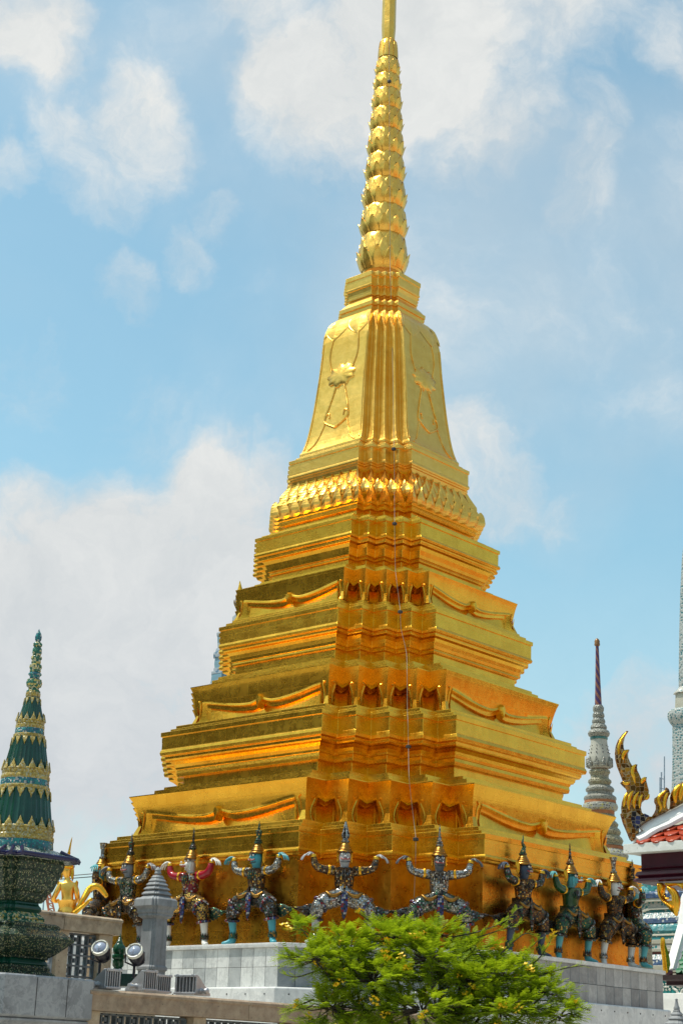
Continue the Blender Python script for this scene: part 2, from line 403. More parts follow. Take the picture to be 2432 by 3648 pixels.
# ---- flared tiers with the curly bracket openings
def flare_tier(zb, zt, prof, s, steps, d1, d2, neck_z):
    """prof: (fraction, half width). zb/zt bottom and tip"""
    H = zt - zb
    def A(z):
        f = (z-zb)/H
        for (f0, a0), (f1, a1) in zip(prof, prof[1:]):
            if f <= f1: return lerp(a0, a1, (f-f0)/(f1-f0))
        return prof[-1][1]
    mb = MB(); at0 = A(zt)
    up = [(zt, at0, s)]
    K = 9
    def column(seg, t, zo, bead):
        long_ = is_long(seg); d1_ = d1 if long_ else d1*3.4; bead_h = 1.0 if long_ else .8
        pts = []
        for k in range(K+1):
            z = lerp(zt, min(zo + .035*bead + .004, zt), k/K); pts.append((z, A(z)))
        zz = max(zo, zb)
        pts += [(zz+.024*bead, A(zz)+.011*bead), (zz+.008*bead, A(zz)+.013*bead), (zz, A(zz)+.008*bead), (zz, A(zz)-d1_)]
        z2 = max(zz - .11*H*(1.0 if long_ else .15), zb)
        pts += [(z2, A(zz)-d1_-.004), (z2-.0, A(zz)-d1_-d2)]
        pts += [(zb, A(zb)-d1_-d2-.02)]
        out = []
        for z, a in pts:
            x, y = rpos(a, s, seg, t); out.append((x, y, z-GROUND))
        return out
    cols = []
    for seg in range(RN):
        if is_long(seg):
            w_ = 2*(at0 - 4*s)                      # face length
            leg = .30*s/w_*1.25
            T = []
            def zo(t):
                q = min(t, 1-t)
                if q < leg: return zb, 0
                e = q - leg; tr = .02
                if e < tr:
                    f = e/tr; return zb + H*.57*(f**.5), 1
                u = (e-tr)/(.5-leg-tr)             # 0 at leg .. 1 at the middle
                sag = .57 - .21*sin(min(u/.80, 1)*pi/2)**1.2 if u < .80 else .36 + .115*((u-.80)/.20)**1.6
                return zb + H*sag, 1
            ts = [0, leg*.5, leg*.999] + [leg + .02*(k/6)**1.6 for k in range(7)] + [leg+.02 + (.5-leg-.02)*k/16 for k in range(1, 17)]
            ts = ts + [1-q for q in reversed(ts[:-1])]
        else:
            v0o = outer_vertex(seg)
            leg = .46
            def zo(t, v0o=v0o):
                q = t if v0o else 1-t
                if q < leg: return zb, 0
                e = q - leg; tr = .13
                if e < tr: return zb + H*.60*((e/tr)**.45), 1
                return zb + H*(.60 - .07*(e-tr)/(1-leg-tr)), 1
            ts = [0, .25, .4599] + [.46 + .13*(k/5)**1.6 for k in range(6)] + [.75, .88, 1.0]
            if not v0o: ts = [1-q for q in reversed(ts)]
        for t in ts[:-1]:
            z_, b_ = zo(t); cols.append(column(seg, min(max(t, 0), 1), z_, b_))
    n = len(cols[0]); nc = len(cols)
    vs = [p for c in cols for p in c]; fs = []
    for i in range(nc):
        j = (i+1) % nc
        for k in range(n-1): fs.append((i*n+k, i*n+k+1, j*n+k+1, j*n+k))
    mb.add(vs, fs)
    # sloping shoulder and the steps above the tip
    rings = [(zt, at0, s)] + steps
    mb.loft([ring(a, q, z-GROUND) for z, a, q in rings], False, True)
    # raised S scrolls that edge every opening
    for seg in range(RN):
        ends = (0, 1) if is_long(seg) else ((0,) if outer_vertex(seg) else (1,))
        Lg = walker(at0, s)[1][seg]; unit = s/Lg
        for e_ in ends:
            P = []
            for q, f in ((.40,.03),(.30,.13),(.27,.26),(.33,.40),(.43,.52),(.47,.585),(.43,.63),(.36,.615)):
                t = q*unit*(1.0 if not is_long(seg) else .78); t = 1-t if e_ else t; z = zb + H*f
                x, y = rpos(A(z)+.006, s, seg, t); P.append((x, y, z-GROUND))
            C_ = smoothcurve(P, 4); mb.tube(C_, [H*.022*(.55+.75*(i/len(C_))) for i in range(len(C_))], 6)
    o = mb.build('flared_tier', GOLD, chedi, auto=24)
    # pendant knob in the middle of every long face
    for k in range(4):
        seg = k*9 + 8
        pm = MB(); zc = zb + H*.40
        x, y = rpos(A(zc)+.0, s, seg, .5); nx, ny = ((0,1),(-1,0),(0,-1),(1,0))[k]
        tx, ty = -ny, nx
        hh = H*.20; outl = []
        for (q, e) in ((-.5,.62),(0,.95),(.5,.62),(.62,.2),(.42,-.35),(0,-.9),(-.42,-.35),(-.62,.2)):
            outl.append((x + tx*q*hh*.75, y + ty*q*hh*.75, zc-GROUND + e*hh))
        pm.plate(outl, .14, (nx, ny, 0), bevel=hh*.2)
        pm.build('pendant', GOLD, o, auto=30)
    # small pointed leaf on each outer corner
    for k in range(4):
        for i in (0, 2, 4, 6, 8):
            v = k*9 + i; lf = MB()
            zs = [zb+.004, zb+H*.28, zb+H*.52]; wd = [.30*s, .17*s, .005]
            wk, L = walker(A(zb), s)
            rows = []
            for z, q in zip(zs, wd):
                r = []
                for d in (-q, 0, q):
                    sg, t = wk(v, 0.0, d); px, py = rpos(A(z)+.012, s, sg, t); r.append((px, py, z-GROUND))
                rows.append(r)
            vs = [p for r in rows for p in r]
            lf.add(vs, [(0,1,4,3),(1,2,5,4),(3,4,7,6),(4,5,8,7)])
            lf.build('corner_leaf', GOLD, o)
    return o
flare_tier(2.934, 3.468, [(0,3.05),(.06,3.005),(.2,2.985),(.45,2.99),(.7,3.025),(.88,3.065),(1,3.105)], .368,
    [(3.480,3.105,.368),(3.525,2.90,.355),(3.530,2.835,.35),(3.585,2.832,.35),(3.589,2.725,.34),(3.64,2.722,.34),(3.644,2.4,.312)], .045, .05, 3.64)
flare_tier(4.53, 5.081, [(0,2.37),(.06,2.325),(.2,2.305),(.45,2.315),(.7,2.345),(.88,2.372),(1,2.398)], .2725,
    [(5.092,2.398,.272),(5.135,2.25,.268),(5.14,2.178,.266),(5.208,2.175,.266),(5.212,2.105,.26),(5.265,2.102,.26),(5.27,1.8,.237)], .04, .045, 5.27)
flare_tier(6.134, 6.591, [(0,1.868),(.06,1.83),(.2,1.815),(.45,1.822),(.7,1.84),(.88,1.856),(1,1.872)], .207,
    [(6.60,1.872,.207),(6.645,1.74,.2),(6.65,1.662,.196),(6.70,1.658,.196),(6.704,1.59,.19),(6.745,1.587,.19),(6.75,1.38,.177)], .034, .036, 6.75)

# ---- lotus band
LS = .138
LP = [(7.53,1.263,.14),(7.655,1.263,.14),(7.66,1.305,.139),(7.70,1.325,.139),(7.725,1.315,.139),(7.735,1.33,.138),(7.80,1.355,.138),(7.88,1.368,.138),(7.96,1.358,.138),(8.05,1.325,.138),(8.14,1.282,.138),(8.24,1.23,.138),(8.30,1.196,.138),(8.345,1.19,.138)]
def aprof(P, z):
    for (z0, a0, s0), (z1, a1, s1) in zip(P, P[1:]):
        if z <= z1: f = (z-z0)/max(z1-z0, 1e-6); return lerp(a0, a1, f), lerp(s0, s1, f)
    return P[-1][1], P[-1][2]
mb = MB(); redent(mb, LP); band = mb.build('lotus_band', GOLD, chedi, bevel=.004)
BP = None
def petal(mb, seg, t, hw, z0, z1, P, off, curl, ridge=.018, nv=7, down=False):
    wk, L = walker(*aprof(P, z0 if not down else z1)); rows = []
    for k in range(nv+1):
        v = k/nv
        wd = hw*((1.0 - max(0, (v-.30)/.70)**1.7) if down or P is BP else (1-v**1.5)**.85) if v < 1 else 0.002
        z = lerp(z0, z1, v); a, s = aprof(P, z)
        tk_ = min(1, v/.22) if not down else 1; o_ = off*tk_ - .012*(1-tk_) + curl*max(0, v-.55)**2/.2
        r = []
        for q, hgt in ((-1, 0), (-.86, .7), (-.8, .25), (0, 1.8), (.8, .25), (.86, .7), (1, 0)):
            sg, tt = wk(seg, t, q*wd)
            x, y = rpos(a + o_ + ridge*hgt*tk_*(1 if v < 1 else .6), s, sg, tt); r.append((x, y, z-GROUND))
        rows.append(r)
    n = 7; vs = [p for r in rows for p in r]; fs = []
    for k in range(nv):
        for i in range(n-1): fs.append((k*n+i, k*n+i+1, (k+1)*n+i+1, (k+1)*n+i))
    mb.add(vs, fs)
r1, r2, r3 = MB(), MB(), MB()
for k in range(4):
    for i in range(9):
        v = k*9+i
        if outer_vertex(v): petal(r1, v, 0, .125, 7.745, 8.05, LP, .014, .012, .020); petal(r3, v, 0, .09, 8.04, 8.335, LP, .002, .012, .018)
        else: petal(r2, v, 0, .12, 7.88, 8.20, LP, .007, .012, .019)
    seg = k*9+8; Lf = 2*(1.40-4*LS); N = 8
    for j in range(1, N): petal(r1, seg, j/N, .125, 7.745, 8.05, LP, .014, .012, .020); petal(r3, seg, j/N, .09, 8.04, 8.335, LP, .002, .012, .018)
    for j in range(N): petal(r2, seg, (j+.5)/N, .12, 7.88, 8.20, LP, .007, .012, .019)
for q in (r1, r2, r3): q.build('petal_row', GOLDPALE, band)
build_cornice([(8.30,1.19,.14),(8.372,1.206,.139),(8.375,1.222,.139),(8.40,1.228,.139),(8.405,1.242,.139),(8.43,1.248,.139),(8.458,1.244,.139),(8.463,1.232,.138),(8.645,1.232,.138),(8.648,1.245,.139),(8.702,1.247,.139),(8.706,1.165,.134),(8.762,1.162,.134),(8.766,1.118,.13),(8.80,1.116,.13),(8.804,.95,.12)], GOLDPALE, .005)

# ---- bell
BP = [(8.80,1.114,.128),(8.838,1.112,.128),(8.87,1.085,.124),(8.93,1.062,.12),(8.992,1.043,.118),(9.1,1.018,.1155),(9.229,.996,.114),(9.547,.953,.111),(9.867,.917,.107),(10.271,.872,.101),(10.629,.841,.0955),(10.73,.829,.0935),(10.811,.812,.091),(10.89,.793,.089),(10.962,.770,.087),(11.03,.746,.084),(11.098,.713,.081),(11.15,.672,.078),(11.199,.612,.075)]
mb = MB()
BPd = []
for (z0,a0,s0),(z1,a1,s1) in zip(BP, BP[1:]):
    for k in range(3): BPd.append((lerp(z0,z1,k/3), lerp(a0,a1,k/3), lerp(s0,s1,k/3)))
BPd.append(BP[-1]); redent(mb, BPd)
bell = mb.build('bell', GOLDPALE, chedi, bevel=.006)
tg = MB()
for k in range(4):
    for i in (0, 2, 4, 6, 8): petal(tg, k*9+i, 0, .062, 11.16, 10.80, BP, .006, .0, ridge=.006)
    for fr in (.24, .76): petal(tg, k*9+8, fr, .235, 11.12, 10.72, BP, .004, .0, ridge=.007)
tg.build('collar_tongues', GOLDPALE, bell)
rl = MB()
def brel(k, pts, r=.011, n=6):
    P = []
    for x, z in pts:
        a, s = aprof(BP, z); px, py = rpos(a+.002, s, k*9+8, .5-x/2 if True else 0); P.append((px, py, z-GROUND))
    rl.tube(P, r*1.5, 6)
for k in range(4):
    star = []
    for j in range(19):
        an = 2*pi*j/18; q = 1.0 if j % 2 == 0 else .66
        star.append((.52*q*cos(an), 10.06 + .20*q*sin(an)))
    brel(k, star)
    C2 = lambda pts: [(p.x, p.y) for p in smoothcurve([(a, b, 0) for a, b in pts], 6)]
    for sg in (-1, 1):
        brel(k, C2([(sg*.46,10.96),(sg*.58,10.65),(sg*.60,10.4),(sg*.44,10.16)]), .009)
        brel(k, C2([(sg*.16,9.90),(sg*.30,9.66),(sg*.42,9.42),(sg*.40,9.30),(0,9.17)]), .012)
        brel(k, C2([(sg*.42,9.42),(sg*.30,9.44),(sg*.26,9.36)]), .010)
        brel(k, C2([(sg*.40,9.30),(sg*.50,9.12),(sg*.62,8.95),(sg*.80,8.86)]), .009)
        brel(k, C2([(sg*.96,10.7),(sg*.95,10.0),(sg*.94,9.3),(sg*.93,8.9)]), .008)
    brel(k, [(-.5,10.06),(0,10.10),(.5,10.06)], .008)
for k in range(4):        # the raised flower itself
    rings_ = []
    for q, h_ in ((1.0, .0), (.9, .020), (.55, .026), (.25, .034), (.05, .036)):
        r_ = []
        for j in range(36):
            an = 2*pi*j/36; w_ = (1.0 if j % 4 < 2 else .84)
            x, z = .60*q*w_*cos(an), 10.06 + .20*q*w_*sin(an); a, s_ = aprof(BP, z); px, py = rpos(a + h_, s_, k*9+8, .5-x/2); r_.append((px, py, z-GROUND))
        rings_.append(r_)
    rl.loft(rings_, False, True)
rl.build('relief', GOLDPALE, bell, auto=60)
mb = MB(); redent(mb, [(11.19,.60,.075),(11.27,.605,.0725),(11.273,.625,.073),(11.34,.628,.073),(11.346,.61,.072),(11.40,.572,.0715),(11.446,.535,.071),(11.47,.508,.07)])
mb.build('collar', GOLDPALE, chedi, bevel=.004)
build_cornice([(11.46,.508,.071),(11.49,.51,.071),(11.494,.535,.073),(11.53,.54,.073),(11.535,.525,.073),(11.58,.53,.074),(11.64,.545,.075),(11.645,.562,.075),(11.675,.568,.076),(11.68,.56,.076),(11.81,.565,.077),(11.815,.578,.078),(11.89,.58,.079),(11.90,.50,.072),(11.94,.48,.07)], GOLDPALE, .004)

# ---- spire of lotus rings
def axz(v):
    return zv(CX, CY, v)
rows = [(2300,2000,92,105),(2010,1760,87,96),(1770,1535,80,90),(1545,1320,73,83),(1330,1115,67,76),(1125,935,60,68),(945,770,54,61),(780,645,49,56),(655,512,44,51),(520,345,35,35)]
for (yb, yt, w0, w1) in rows:
    zb, zt = axz(yb/2.3517), axz(yt/2.3517); H = zt-zb
    k = depth(Vector((CX, CY, (zb+zt)/2)))/F; r0 = w0*k*.95; r1 = w1*k
    mb = MB()
    bud = yt == 345
    prof = [(r0*.78,-.03*H),(r0*.83,.05*H),(r0*.93,.15*H),(r0*1.0,.30*H),(r0*1.0,.46*H),(r0*.96,.62*H),(r0*.92,.80*H),(r0*.87,.95*H),(r0*.72,1.02*H)]
    if bud: prof = [(r0*.9,-.02*H),(r0,.15*H),(r0*.98,.4*H),(r0*.92,.7*H),(r0*.82,.93*H),(r0*.6,1.0*H)]
    mb.lathe(prof, 32, (0, 0, zb-GROUND))
    def rp(f):
        q = f*H
        for (ra, za), (rb, zb_) in zip(prof, prof[1:]):
            if q <= zb_: return lerp(ra, rb, (q-za)/(zb_-za))
        return prof[-1][0]
    def rpet(phi, f0, f1, hw, off, curl, ri=.02):
        rws = []
        for kk in range(8):
            v = kk/7; wd = hw*(1-max(0,(v-.28)/.72)**1.6) if v < 1 else .004
            f = lerp(f0, f1, v); rr = rp(f) + off + curl*max(0, v-.5)**1.6/.33
            rws.append([((rr+ri*hg)*cos(phi+q*wd), (rr+ri*hg)*sin(phi+q*wd), zb-GROUND + f*H) for q, hg in ((-1,0),(-.86,.9),(-.5,.6),(0,.95),(.5,.6),(.86,.9),(1,0))])
        vs = [p for r in rws for p in r]; fs = []
        for a_ in range(7):
            for b_ in range(6): fs.append((a_*7+b_, a_*7+b_+1, (a_+1)*7+b_+1, (a_+1)*7+b_))
        mb.add(vs, fs)
    N = 12
    for j in range(N):
        ph = 2*pi*j/N + yb*.01
        if bud: rpet(ph, .1, 1.02, pi/N*1.0, .004, .0, .012); continue
        rpet(ph, .03, .50, pi/N*1.02, .003, (r1-r0)*.55, .010)
        rpet(ph+pi/N, .22, .80, pi/N*.98, .000, .008, .009)
        rpet(ph, .52, 1.0, pi/N*.98, .0, .012, .009)
    mb.build('lotus_ring', GOLDSPIRE, chedi, auto=60)
zb = axz(352/2.3517); k = depth(Vector((CX, CY, zb)))/F/2.3517
mb = MB(); mb.lathe([(50*k,-.1),(52*k,0),(58*k,.22),(59.5*k,.30),(59.5*k,.34),(58.6*k,.36),(59*k,.42),(58*k,1.0),(54*k,1.8),(38*k,3.2),(14*k,4.2),(20*k,4.28),(2*k,4.6)], 8, (0,0,zb-GROUND))
mb.build('finial', GOLDSPIRE, chedi, bevel=.004)

# ---- lightning cable down the corner
CABLE = plain('cable_sheath', (.30, .27, .20), .6, bmp=0)
CLIP = plain('dark_clamp', (.03, .03, .03), .5, bmp=0)
cn = E1 + E2; cn.normalize()
def cab(u, v, r):       # point on the corner plane m+n = r*sqrt2 seen at pixel u,v
    p = onplane(u, v, CHC + cn*r + Vector((0,0,0)), cn); return chedi_inv @ p
chedi_inv = (Matrix.Translation((CX, CY, GROUND)) @ Matrix.Rotation(RZ, 4, 'Z')).inverted()
path = [(1386,145,.18),(1386,290,.27),(1387,500,.36),(1388,720,.42),(1389,930,.46),(1390,1000,.68),(1393,1090,.60),(1398,1300,1.00),(1402,1560,1.18),(1402,1600,1.36),(1404,1680,1.36),(1404,1760,1.5),(1405,1850,1.72),(1405,1866,1.86),(1407,2010,1.85),(1411,2060,2.05),(1422,2150,2.12),(1425,2180,2.30),(1428,2240,2.30),(1446,2320,2.36),(1449,2390,2.66),(1450,2520,2.74),(1452,2570,3.02),(1454,2660,3.02),(1456,2760,3.45),(1462,2830,3.40),(1476,2948,3.42),(1480,2990,3.80),(1479,3070,3.80),(1478,3100,3.72),(1474,3210,3.70)]
P = [cab(u, v, r) for u, v, r in path]
mb = MB(); mb.tube(smoothcurve(P, 4), .0034, 6); cbl = mb.build('lightning_cable', CABLE, chedi, smooth=True)
for i in (1, 9, 13, 17, 23, 27, 30):
    mb = MB(); mb.box(P[i], (.05, .05, .04)); mb.build('cable_clip', CLIP, cbl, bevel=.005)

# ================================================================== marble plinth
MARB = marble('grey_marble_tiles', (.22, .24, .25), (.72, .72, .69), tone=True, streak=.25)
WMARB = marble('white_marble', (.62, .62, .61), (.80, .79, .76), vein=(.50, .50, .49), rough=.45, streak=.12)
plinth = empty('marble_plinth', (CX, CY, GROUND), RZ)
tag(plinth, 'eight sided grey marble plinth with white foot, carrying the gold chedi', 'plinth')
def octo(a, c, z): return [(x, y, z-GROUND) for x, y in ((a, -c),(a, c),(c, a),(-c, a),(-a, c),(-a, -c),(-c, -a),(c, -a))]
PA, PC, PZ = 3.66, 1.80, 1.43
mb = MB(); mb.loft([octo(PA-.03, PC-.015, .5), octo(PA-.03, PC-.015, PZ-.05)]); mb.build('core', plain('mortar_joint', (.10,.10,.10), .9, bmp=0), plinth)
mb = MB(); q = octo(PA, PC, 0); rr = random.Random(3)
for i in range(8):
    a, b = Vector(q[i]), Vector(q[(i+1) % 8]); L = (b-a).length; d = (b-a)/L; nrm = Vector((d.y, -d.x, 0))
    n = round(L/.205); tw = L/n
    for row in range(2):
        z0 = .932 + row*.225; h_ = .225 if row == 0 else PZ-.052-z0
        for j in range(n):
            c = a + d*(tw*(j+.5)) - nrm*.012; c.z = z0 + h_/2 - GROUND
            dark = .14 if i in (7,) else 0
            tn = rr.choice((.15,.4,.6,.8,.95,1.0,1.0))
            if i in (0, 7): tn = rr.choice((.0,.1,.2,.3,.45))  # right face and front chamfer get darker tiles, their shade put into the tone
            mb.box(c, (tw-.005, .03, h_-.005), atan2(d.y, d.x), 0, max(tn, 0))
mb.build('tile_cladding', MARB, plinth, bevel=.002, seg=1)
mb = MB(); mb.loft([octo(PA+.012, PC+.006, PZ-.052), octo(PA+.035, PC+.018, PZ-.045), octo(PA+.04, PC+.02, PZ-.02), octo(PA+.04, PC+.02, PZ-.004), octo(PA+.03, PC+.015, PZ)])
mb.build('cap_moulding', WMARB, plinth)
mb = MB(); mb.loft([octo(PA+.09, PC+.04, -1.5), octo(PA+.09, PC+.04, .915), octo(PA+.08, PC+.036, .926), octo(PA+.06, PC+.03, .93)])
foot = mb.build('foot_course', WMARB, plinth, bevel=.008)
mb = MB(); q = octo(PA+.09, PC+.04, .85)
for i in range(8):
    a, b = Vector(q[i]), Vector(q[(i+1) % 8]); L = (b-a).length; n = round(L/.32)
    for j in range(n):
        c = a + (b-a)*((j+.5)/n); mb.sphere(c, .010, 4)
mb.build('weep_holes', CLIP, foot)
# ================================================================== guardian statues
DG = None
def skinmesh(name, nodes, edges, root, sub=1):
    """one continuous body surface grown round a jointed skeleton"""
    keys = list(nodes); ix = {k: i for i, k in enumerate(keys)}
    me = bpy.data.meshes.new(name+'_skeleton'); me.from_pydata([nodes[k][0] for k in keys], [(ix[a], ix[b]) for a, b in edges], [])
    o = bpy.data.objects.new(name+'_skeleton', me); C.objects.link(o)
    md = o.modifiers.new('Skin', 'SKIN'); md.use_smooth_shade = True; md.branch_smoothing = .3
    sv = me.skin_vertices[0].data
    for k, i in ix.items():
        r = nodes[k][1]; sv[i].radius = r if hasattr(r, '__len__') else (r, r); sv[i].use_root = (k == root)
    sb = o.modifiers.new('Sub', 'SUBSURF'); sb.levels = sub; sb.render_levels = sub
    dg = bpy.context.evaluated_depsgraph_get(); dg.update()
    out = bpy.data.meshes.new_from_object(o.evaluated_get(dg)); out.name = name
    out.polygons.foreach_set('use_smooth', [True]*len(out.polygons))
    bpy.data.objects.remove(o); bpy.data.meshes.remove(me)
    return out
def fat(N, g):
    return {k: (p, tuple(q*g for q in r) if hasattr(r, '__len__') else r*g) for k, (p, r) in N.items()}
def meshobj(name, me, mat, parent):
    o = bpy.data.objects.new(name, me); C.objects.link(o); o.parent = parent
    me.materials.clear(); me.materials.append(mat); return o
def chain(nodes, edges, pts, pre):
    prev = None
    for i, (p, r) in enumerate(pts):
        k = f'{pre}{i}'; nodes[k] = (p, r)
        if prev: edges.append((prev, k))
        prev = k
    return prev

def turn(p, yaw, c=(0, .0, 0)):
    x, y = p[0]-c[0], p[1]-c[1]
    return (c[0]+x*cos(yaw)-y*sin(yaw), c[1]+x*sin(yaw)+y*cos(yaw), p[2])

EYEW = plain('eye_white', (.8, .78, .7), .25, var=0, bmp=0); EYEB = plain('eye_black', (.01, .01, .012), .2, var=0, bmp=0)
LIP = plain('painted_lip', (.35, .05, .05), .4, var=.1, bmp=0); TOOTH = plain('tooth_white', (.8, .77, .7), .3, var=0, bmp=0)
DARKL = plain('dark_paint', (.02, .022, .03), .5, var=.1, bmp=0)
BRONZE = gold('dark_bronze_gilt', hi=(.42,.23,.05), lo=(.20,.09,.02), r0=.25, r1=.45, waves=.3, grime=.5, fine=.3)
def statue(base, yaw, head_yaw, kind, cols, crown, label, sc=1.0, lean=0.0, armdrop=0.0):
    """a crouching guardian with both arms raised to the ledge; local -y is its front"""
    root = empty('guardian_statue', base, yaw); root.scale = (sc, sc, sc)
    tag(root, label, 'statue', 'guardian statues holding up the gold chedi')
    skin, jacket, sleeve, trouser, cuff, crownm, sash = cols
    T = lambda p: turn(p, head_yaw)
    N = {}; Ed = []
    N['pelvis'] = ((0, 0, .55), .07); N['waist'] = ((0, 0, .63), .062); N['chest'] = ((0, -.005, .78), .078)
    N['nb'] = ((0, -.005, .885), .05); N['neck'] = (T((0, -.01, .930)), .046); N['h0'] = (T((0, -.022, .982)), (.064, .072)); N['h1'] = (T((0, -.012, 1.045)), (.064, .070)); N['h2'] = (T((0, -.005, 1.095)), .05)
    Ed += [('pelvis','waist'),('waist','chest'),('chest','nb'),('nb','neck'),('neck','h0'),('h0','h1'),('h1','h2')]
    if kind == 'monkey':
        N['mz'] = (T((0, -.075, .995)), (.036, .042)); N['mz2'] = (T((0, -.112, 1.0)), .026); N['jw'] = (T((0, -.085, .955)), .026)
        Ed += [('h0','mz'),('mz','mz2'),('mz','jw')]
    for s, tg in ((-1, 'a'), (1, 'b')):
        e = []
        ad = armdrop if s > 0 else 0
        last = chain(N, e, [((s*.12, 0, .855), .045), ((s*.235, -.02, .862), .034), ((s*.345, -.03, .885-ad), .034), ((s*.368, -.025, .965-ad*.5), .029), ((s*.375, -.02, 1.035), .022), ((s*.405, -.022, 1.055), (.032, .018)), ((s*.435, -.024, 1.045), (.036, .015))], 'arm'+tg)
        Ed += [('chest', 'arm'+tg+'0')] + e
        for j in range(4):
            y = -.056 + .021*j; ln = (.055, .072, .075, .060)[j]; e = []
            chain(N, e, [((s*(.452), y, 1.035), .0095), ((s*(.452+ln*.5), y*1.1, 1.018), .0088), ((s*(.452+ln*.85), y*1.15, .985), .0075), ((s*(.452+ln*.95), y*1.15, .962), .006)], f'f{tg}{j}')
            Ed += [('arm'+tg+'6', f'f{tg}{j}0')] + e
        e = []; chain(N, e, [((s*.412, -.055, 1.045), .0105), ((s*.428, -.082, 1.028), .009), ((s*.448, -.094, 1.008), .007)], 't'+tg); Ed += [('arm'+tg+'5', 't'+tg+'0')] + e
        e = []; chain(N, e, [((s*.10, -.01, .53), .07), ((s*.22, -.05, .48), .068), ((s*.315, -.075, .42), .054), ((s*.325, -.055, .30), .047), ((s*.325, -.035, .17), .036), ((s*.325, -.02, .075), .033), ((s*.345, -.05, .034), (.035, .030)), ((s*.40, -.085, .022), (.036, .020)), ((s*.445, -.11, .016), (.030, .014))], 'leg'+tg)
        Ed += [('pelvis', 'leg'+tg+'0')] + e
        e = []; chain(N, e, [((s*.318, .005, .028), .026)], 'heel'+tg); Ed += [('leg'+tg+'5', 'heel'+tg+'0')]
    for kk_ in N:
        p_, r_ = N[kk_]; g_ = 1.0 if kk_[0] in 'ft' and kk_[1] in 'ab' else (1.22 if kk_[0] != 'h' else 1.16)
        g_ = {'pelvis': .95, 'waist': .95, 'chest': .88, 'nb': .85}.get(kk_, g_); g_ = .95 if kk_[:3] == 'arm' and kk_[4] in '0123' else g_
        N[kk_] = (p_, tuple(q*g_ for q in r_) if hasattr(r_, '__len__') else r_*g_)
    body = meshobj('body', skinmesh('body', N, Ed, 'pelvis', 1), skin, root)
    # jacket with long sleeves
    N2 = {'w0': ((0, 0, .575), (.088, .072)), 'w1': ((0, 0, .64), (.078, .066)), 'c': ((0, -.006, .77), (.104, .080)), 'n': ((0, -.006, .862), (.108, .062)), 'n2': ((0, -.006, .895), .056)}
    E2_ = [('w0','w1'),('w1','c'),('c','n'),('n','n2')]
    meshobj('jacket', skinmesh('jacket', fat(N2, 1.22), E2_, 'c', 2), jacket, root)
    for s in (-1, 1):
        ad = armdrop if s > 0 else 0
        N3 = {}; e = []
        chain(N3, e, [((s*.085, 0, .850), .054), ((s*.14, -.004, .858), .052), ((s*.235, -.02, .862), .044), ((s*.340, -.03, .885-ad), .043), ((s*.366, -.026, .955-ad*.5), .037), ((s*.375, -.021, 1.022), .029)], 's')
        sl_ = meshobj('sleeve', skinmesh('sleeve', fat(N3, 1.26), e, 's0', 2), sleeve, root)
        mb = MB(); mb.tube([(s*.175, -.008, .858), (s*.205, -.014, .860)], [.067, .063], 14); mb.build('armlet', GOLDORN, sl_, bevel=.004, auto=40)
        mb = MB(); mb.tube([(s*.373, -.022, 1.0), (s*.377, -.02, 1.035)], [.042, .039], 12); mb.build('bracelet', GOLDORN, sl_, bevel=.004, auto=40)
        # trousers
        N4 = {}; e = []
        chain(N4, e, [((s*.05, 0, .555), .085), ((s*.13, -.02, .535), .098), ((s*.23, -.055, .485), .098), ((s*.305, -.075, .425), .082), ((s*.322, -.062, .345), .072), ((s*.326, -.055, .285), .070)], 'l')
        tr = meshobj('trouser_leg', skinmesh('trouser_leg', fat(N4, 1.18), e, 'l1', 2), trouser, root)
        mb = MB()
        for q0, q1, rr in (((s*.262, -.066, .462), (s*.288, -.072, .442), .094), ((s*.324, -.058, .300), (s*.327, -.054, .272), .076)):
            mb.tube([q0, tuple((a+b)/2 for a, b in zip(q0, q1)), q1], [rr*1.17, rr*1.23, rr*1.16], 18)
        mb.build('cuff', cuff, tr, auto=40)
        # anklet with a zigzag edge
        mb = MB(); n = 10; r0 = .052
        cx_, cy_ = s*.325, -.026
        top = []; bot = []; vs = []; fs = []
        for i in range(2*n):
            a = pi*i/n; zt_ = .155 if i % 2 == 0 else .115
            vs += [(cx_+r0*cos(a), cy_+r0*sin(a), zt_), (cx_+(r0+.004)*cos(a), cy_+(r0+.004)*sin(a), .075)]
        for i in range(2*n): j = (i+1) % (2*n); fs.append((2*i, 2*j, 2*j+1, 2*i+1))
        mb.add(vs, fs); mb.build('anklet', crownm, root)
        # curled cloth tail behind the knee
        P = [(s*.30,.03,.46),(s*.38,.05,.47),(s*.44,.06,.455),(s*.50,.06,.43),(s*.56,.06,.425),(s*.62,.06,.415),(s*.56,.06,.395),(s*.50,.06,.36),(s*.44,.06,.325),(s*.38,.05,.31),(s*.32,.03,.33)]
        mb = MB(); mb.plate([(a, .05, c) for a, b, c in P], .05, (0, 1, 0), bevel=.02); mb.build('cloth_tail', sash, root, auto=50)
    # sash, belt and hanging front cloth
    mb = MB(); mb.lathe([(.107,.565),(.125,.575),(.127,.60),(.114,.612),(.10,.606)], 20)
    belt = mb.build('belt', crownm, root, auto=45); belt.scale = (1, .86, 1)
    mb = MB(); P = [(-.03,.60),(.03,.60),(.036,.50),(.034,.40),(.018,.32),(0,.27),(-.018,.32),(-.034,.40),(-.036,.50)]
    mb.plate([(x*1.15, -.128, z) for x, z in P], .035, (0, 1, 0), bevel=.012); mb.build('front_cloth', cuff, root, auto=40)
    for s in (-1, 1):
        mb = MB(); P = smoothcurve([(s*.03,-.115,.60),(s*.10,-.138,.555),(s*.165,-.138,.555),(s*.215,-.105,.60)], 5)
        mb.tube(P, [.012+.012*sin(pi*i/(len(P)-1)) for i in range(len(P))], 8); mb.build('hip_band', BRONZE, root, smooth=True)
    mb = MB()
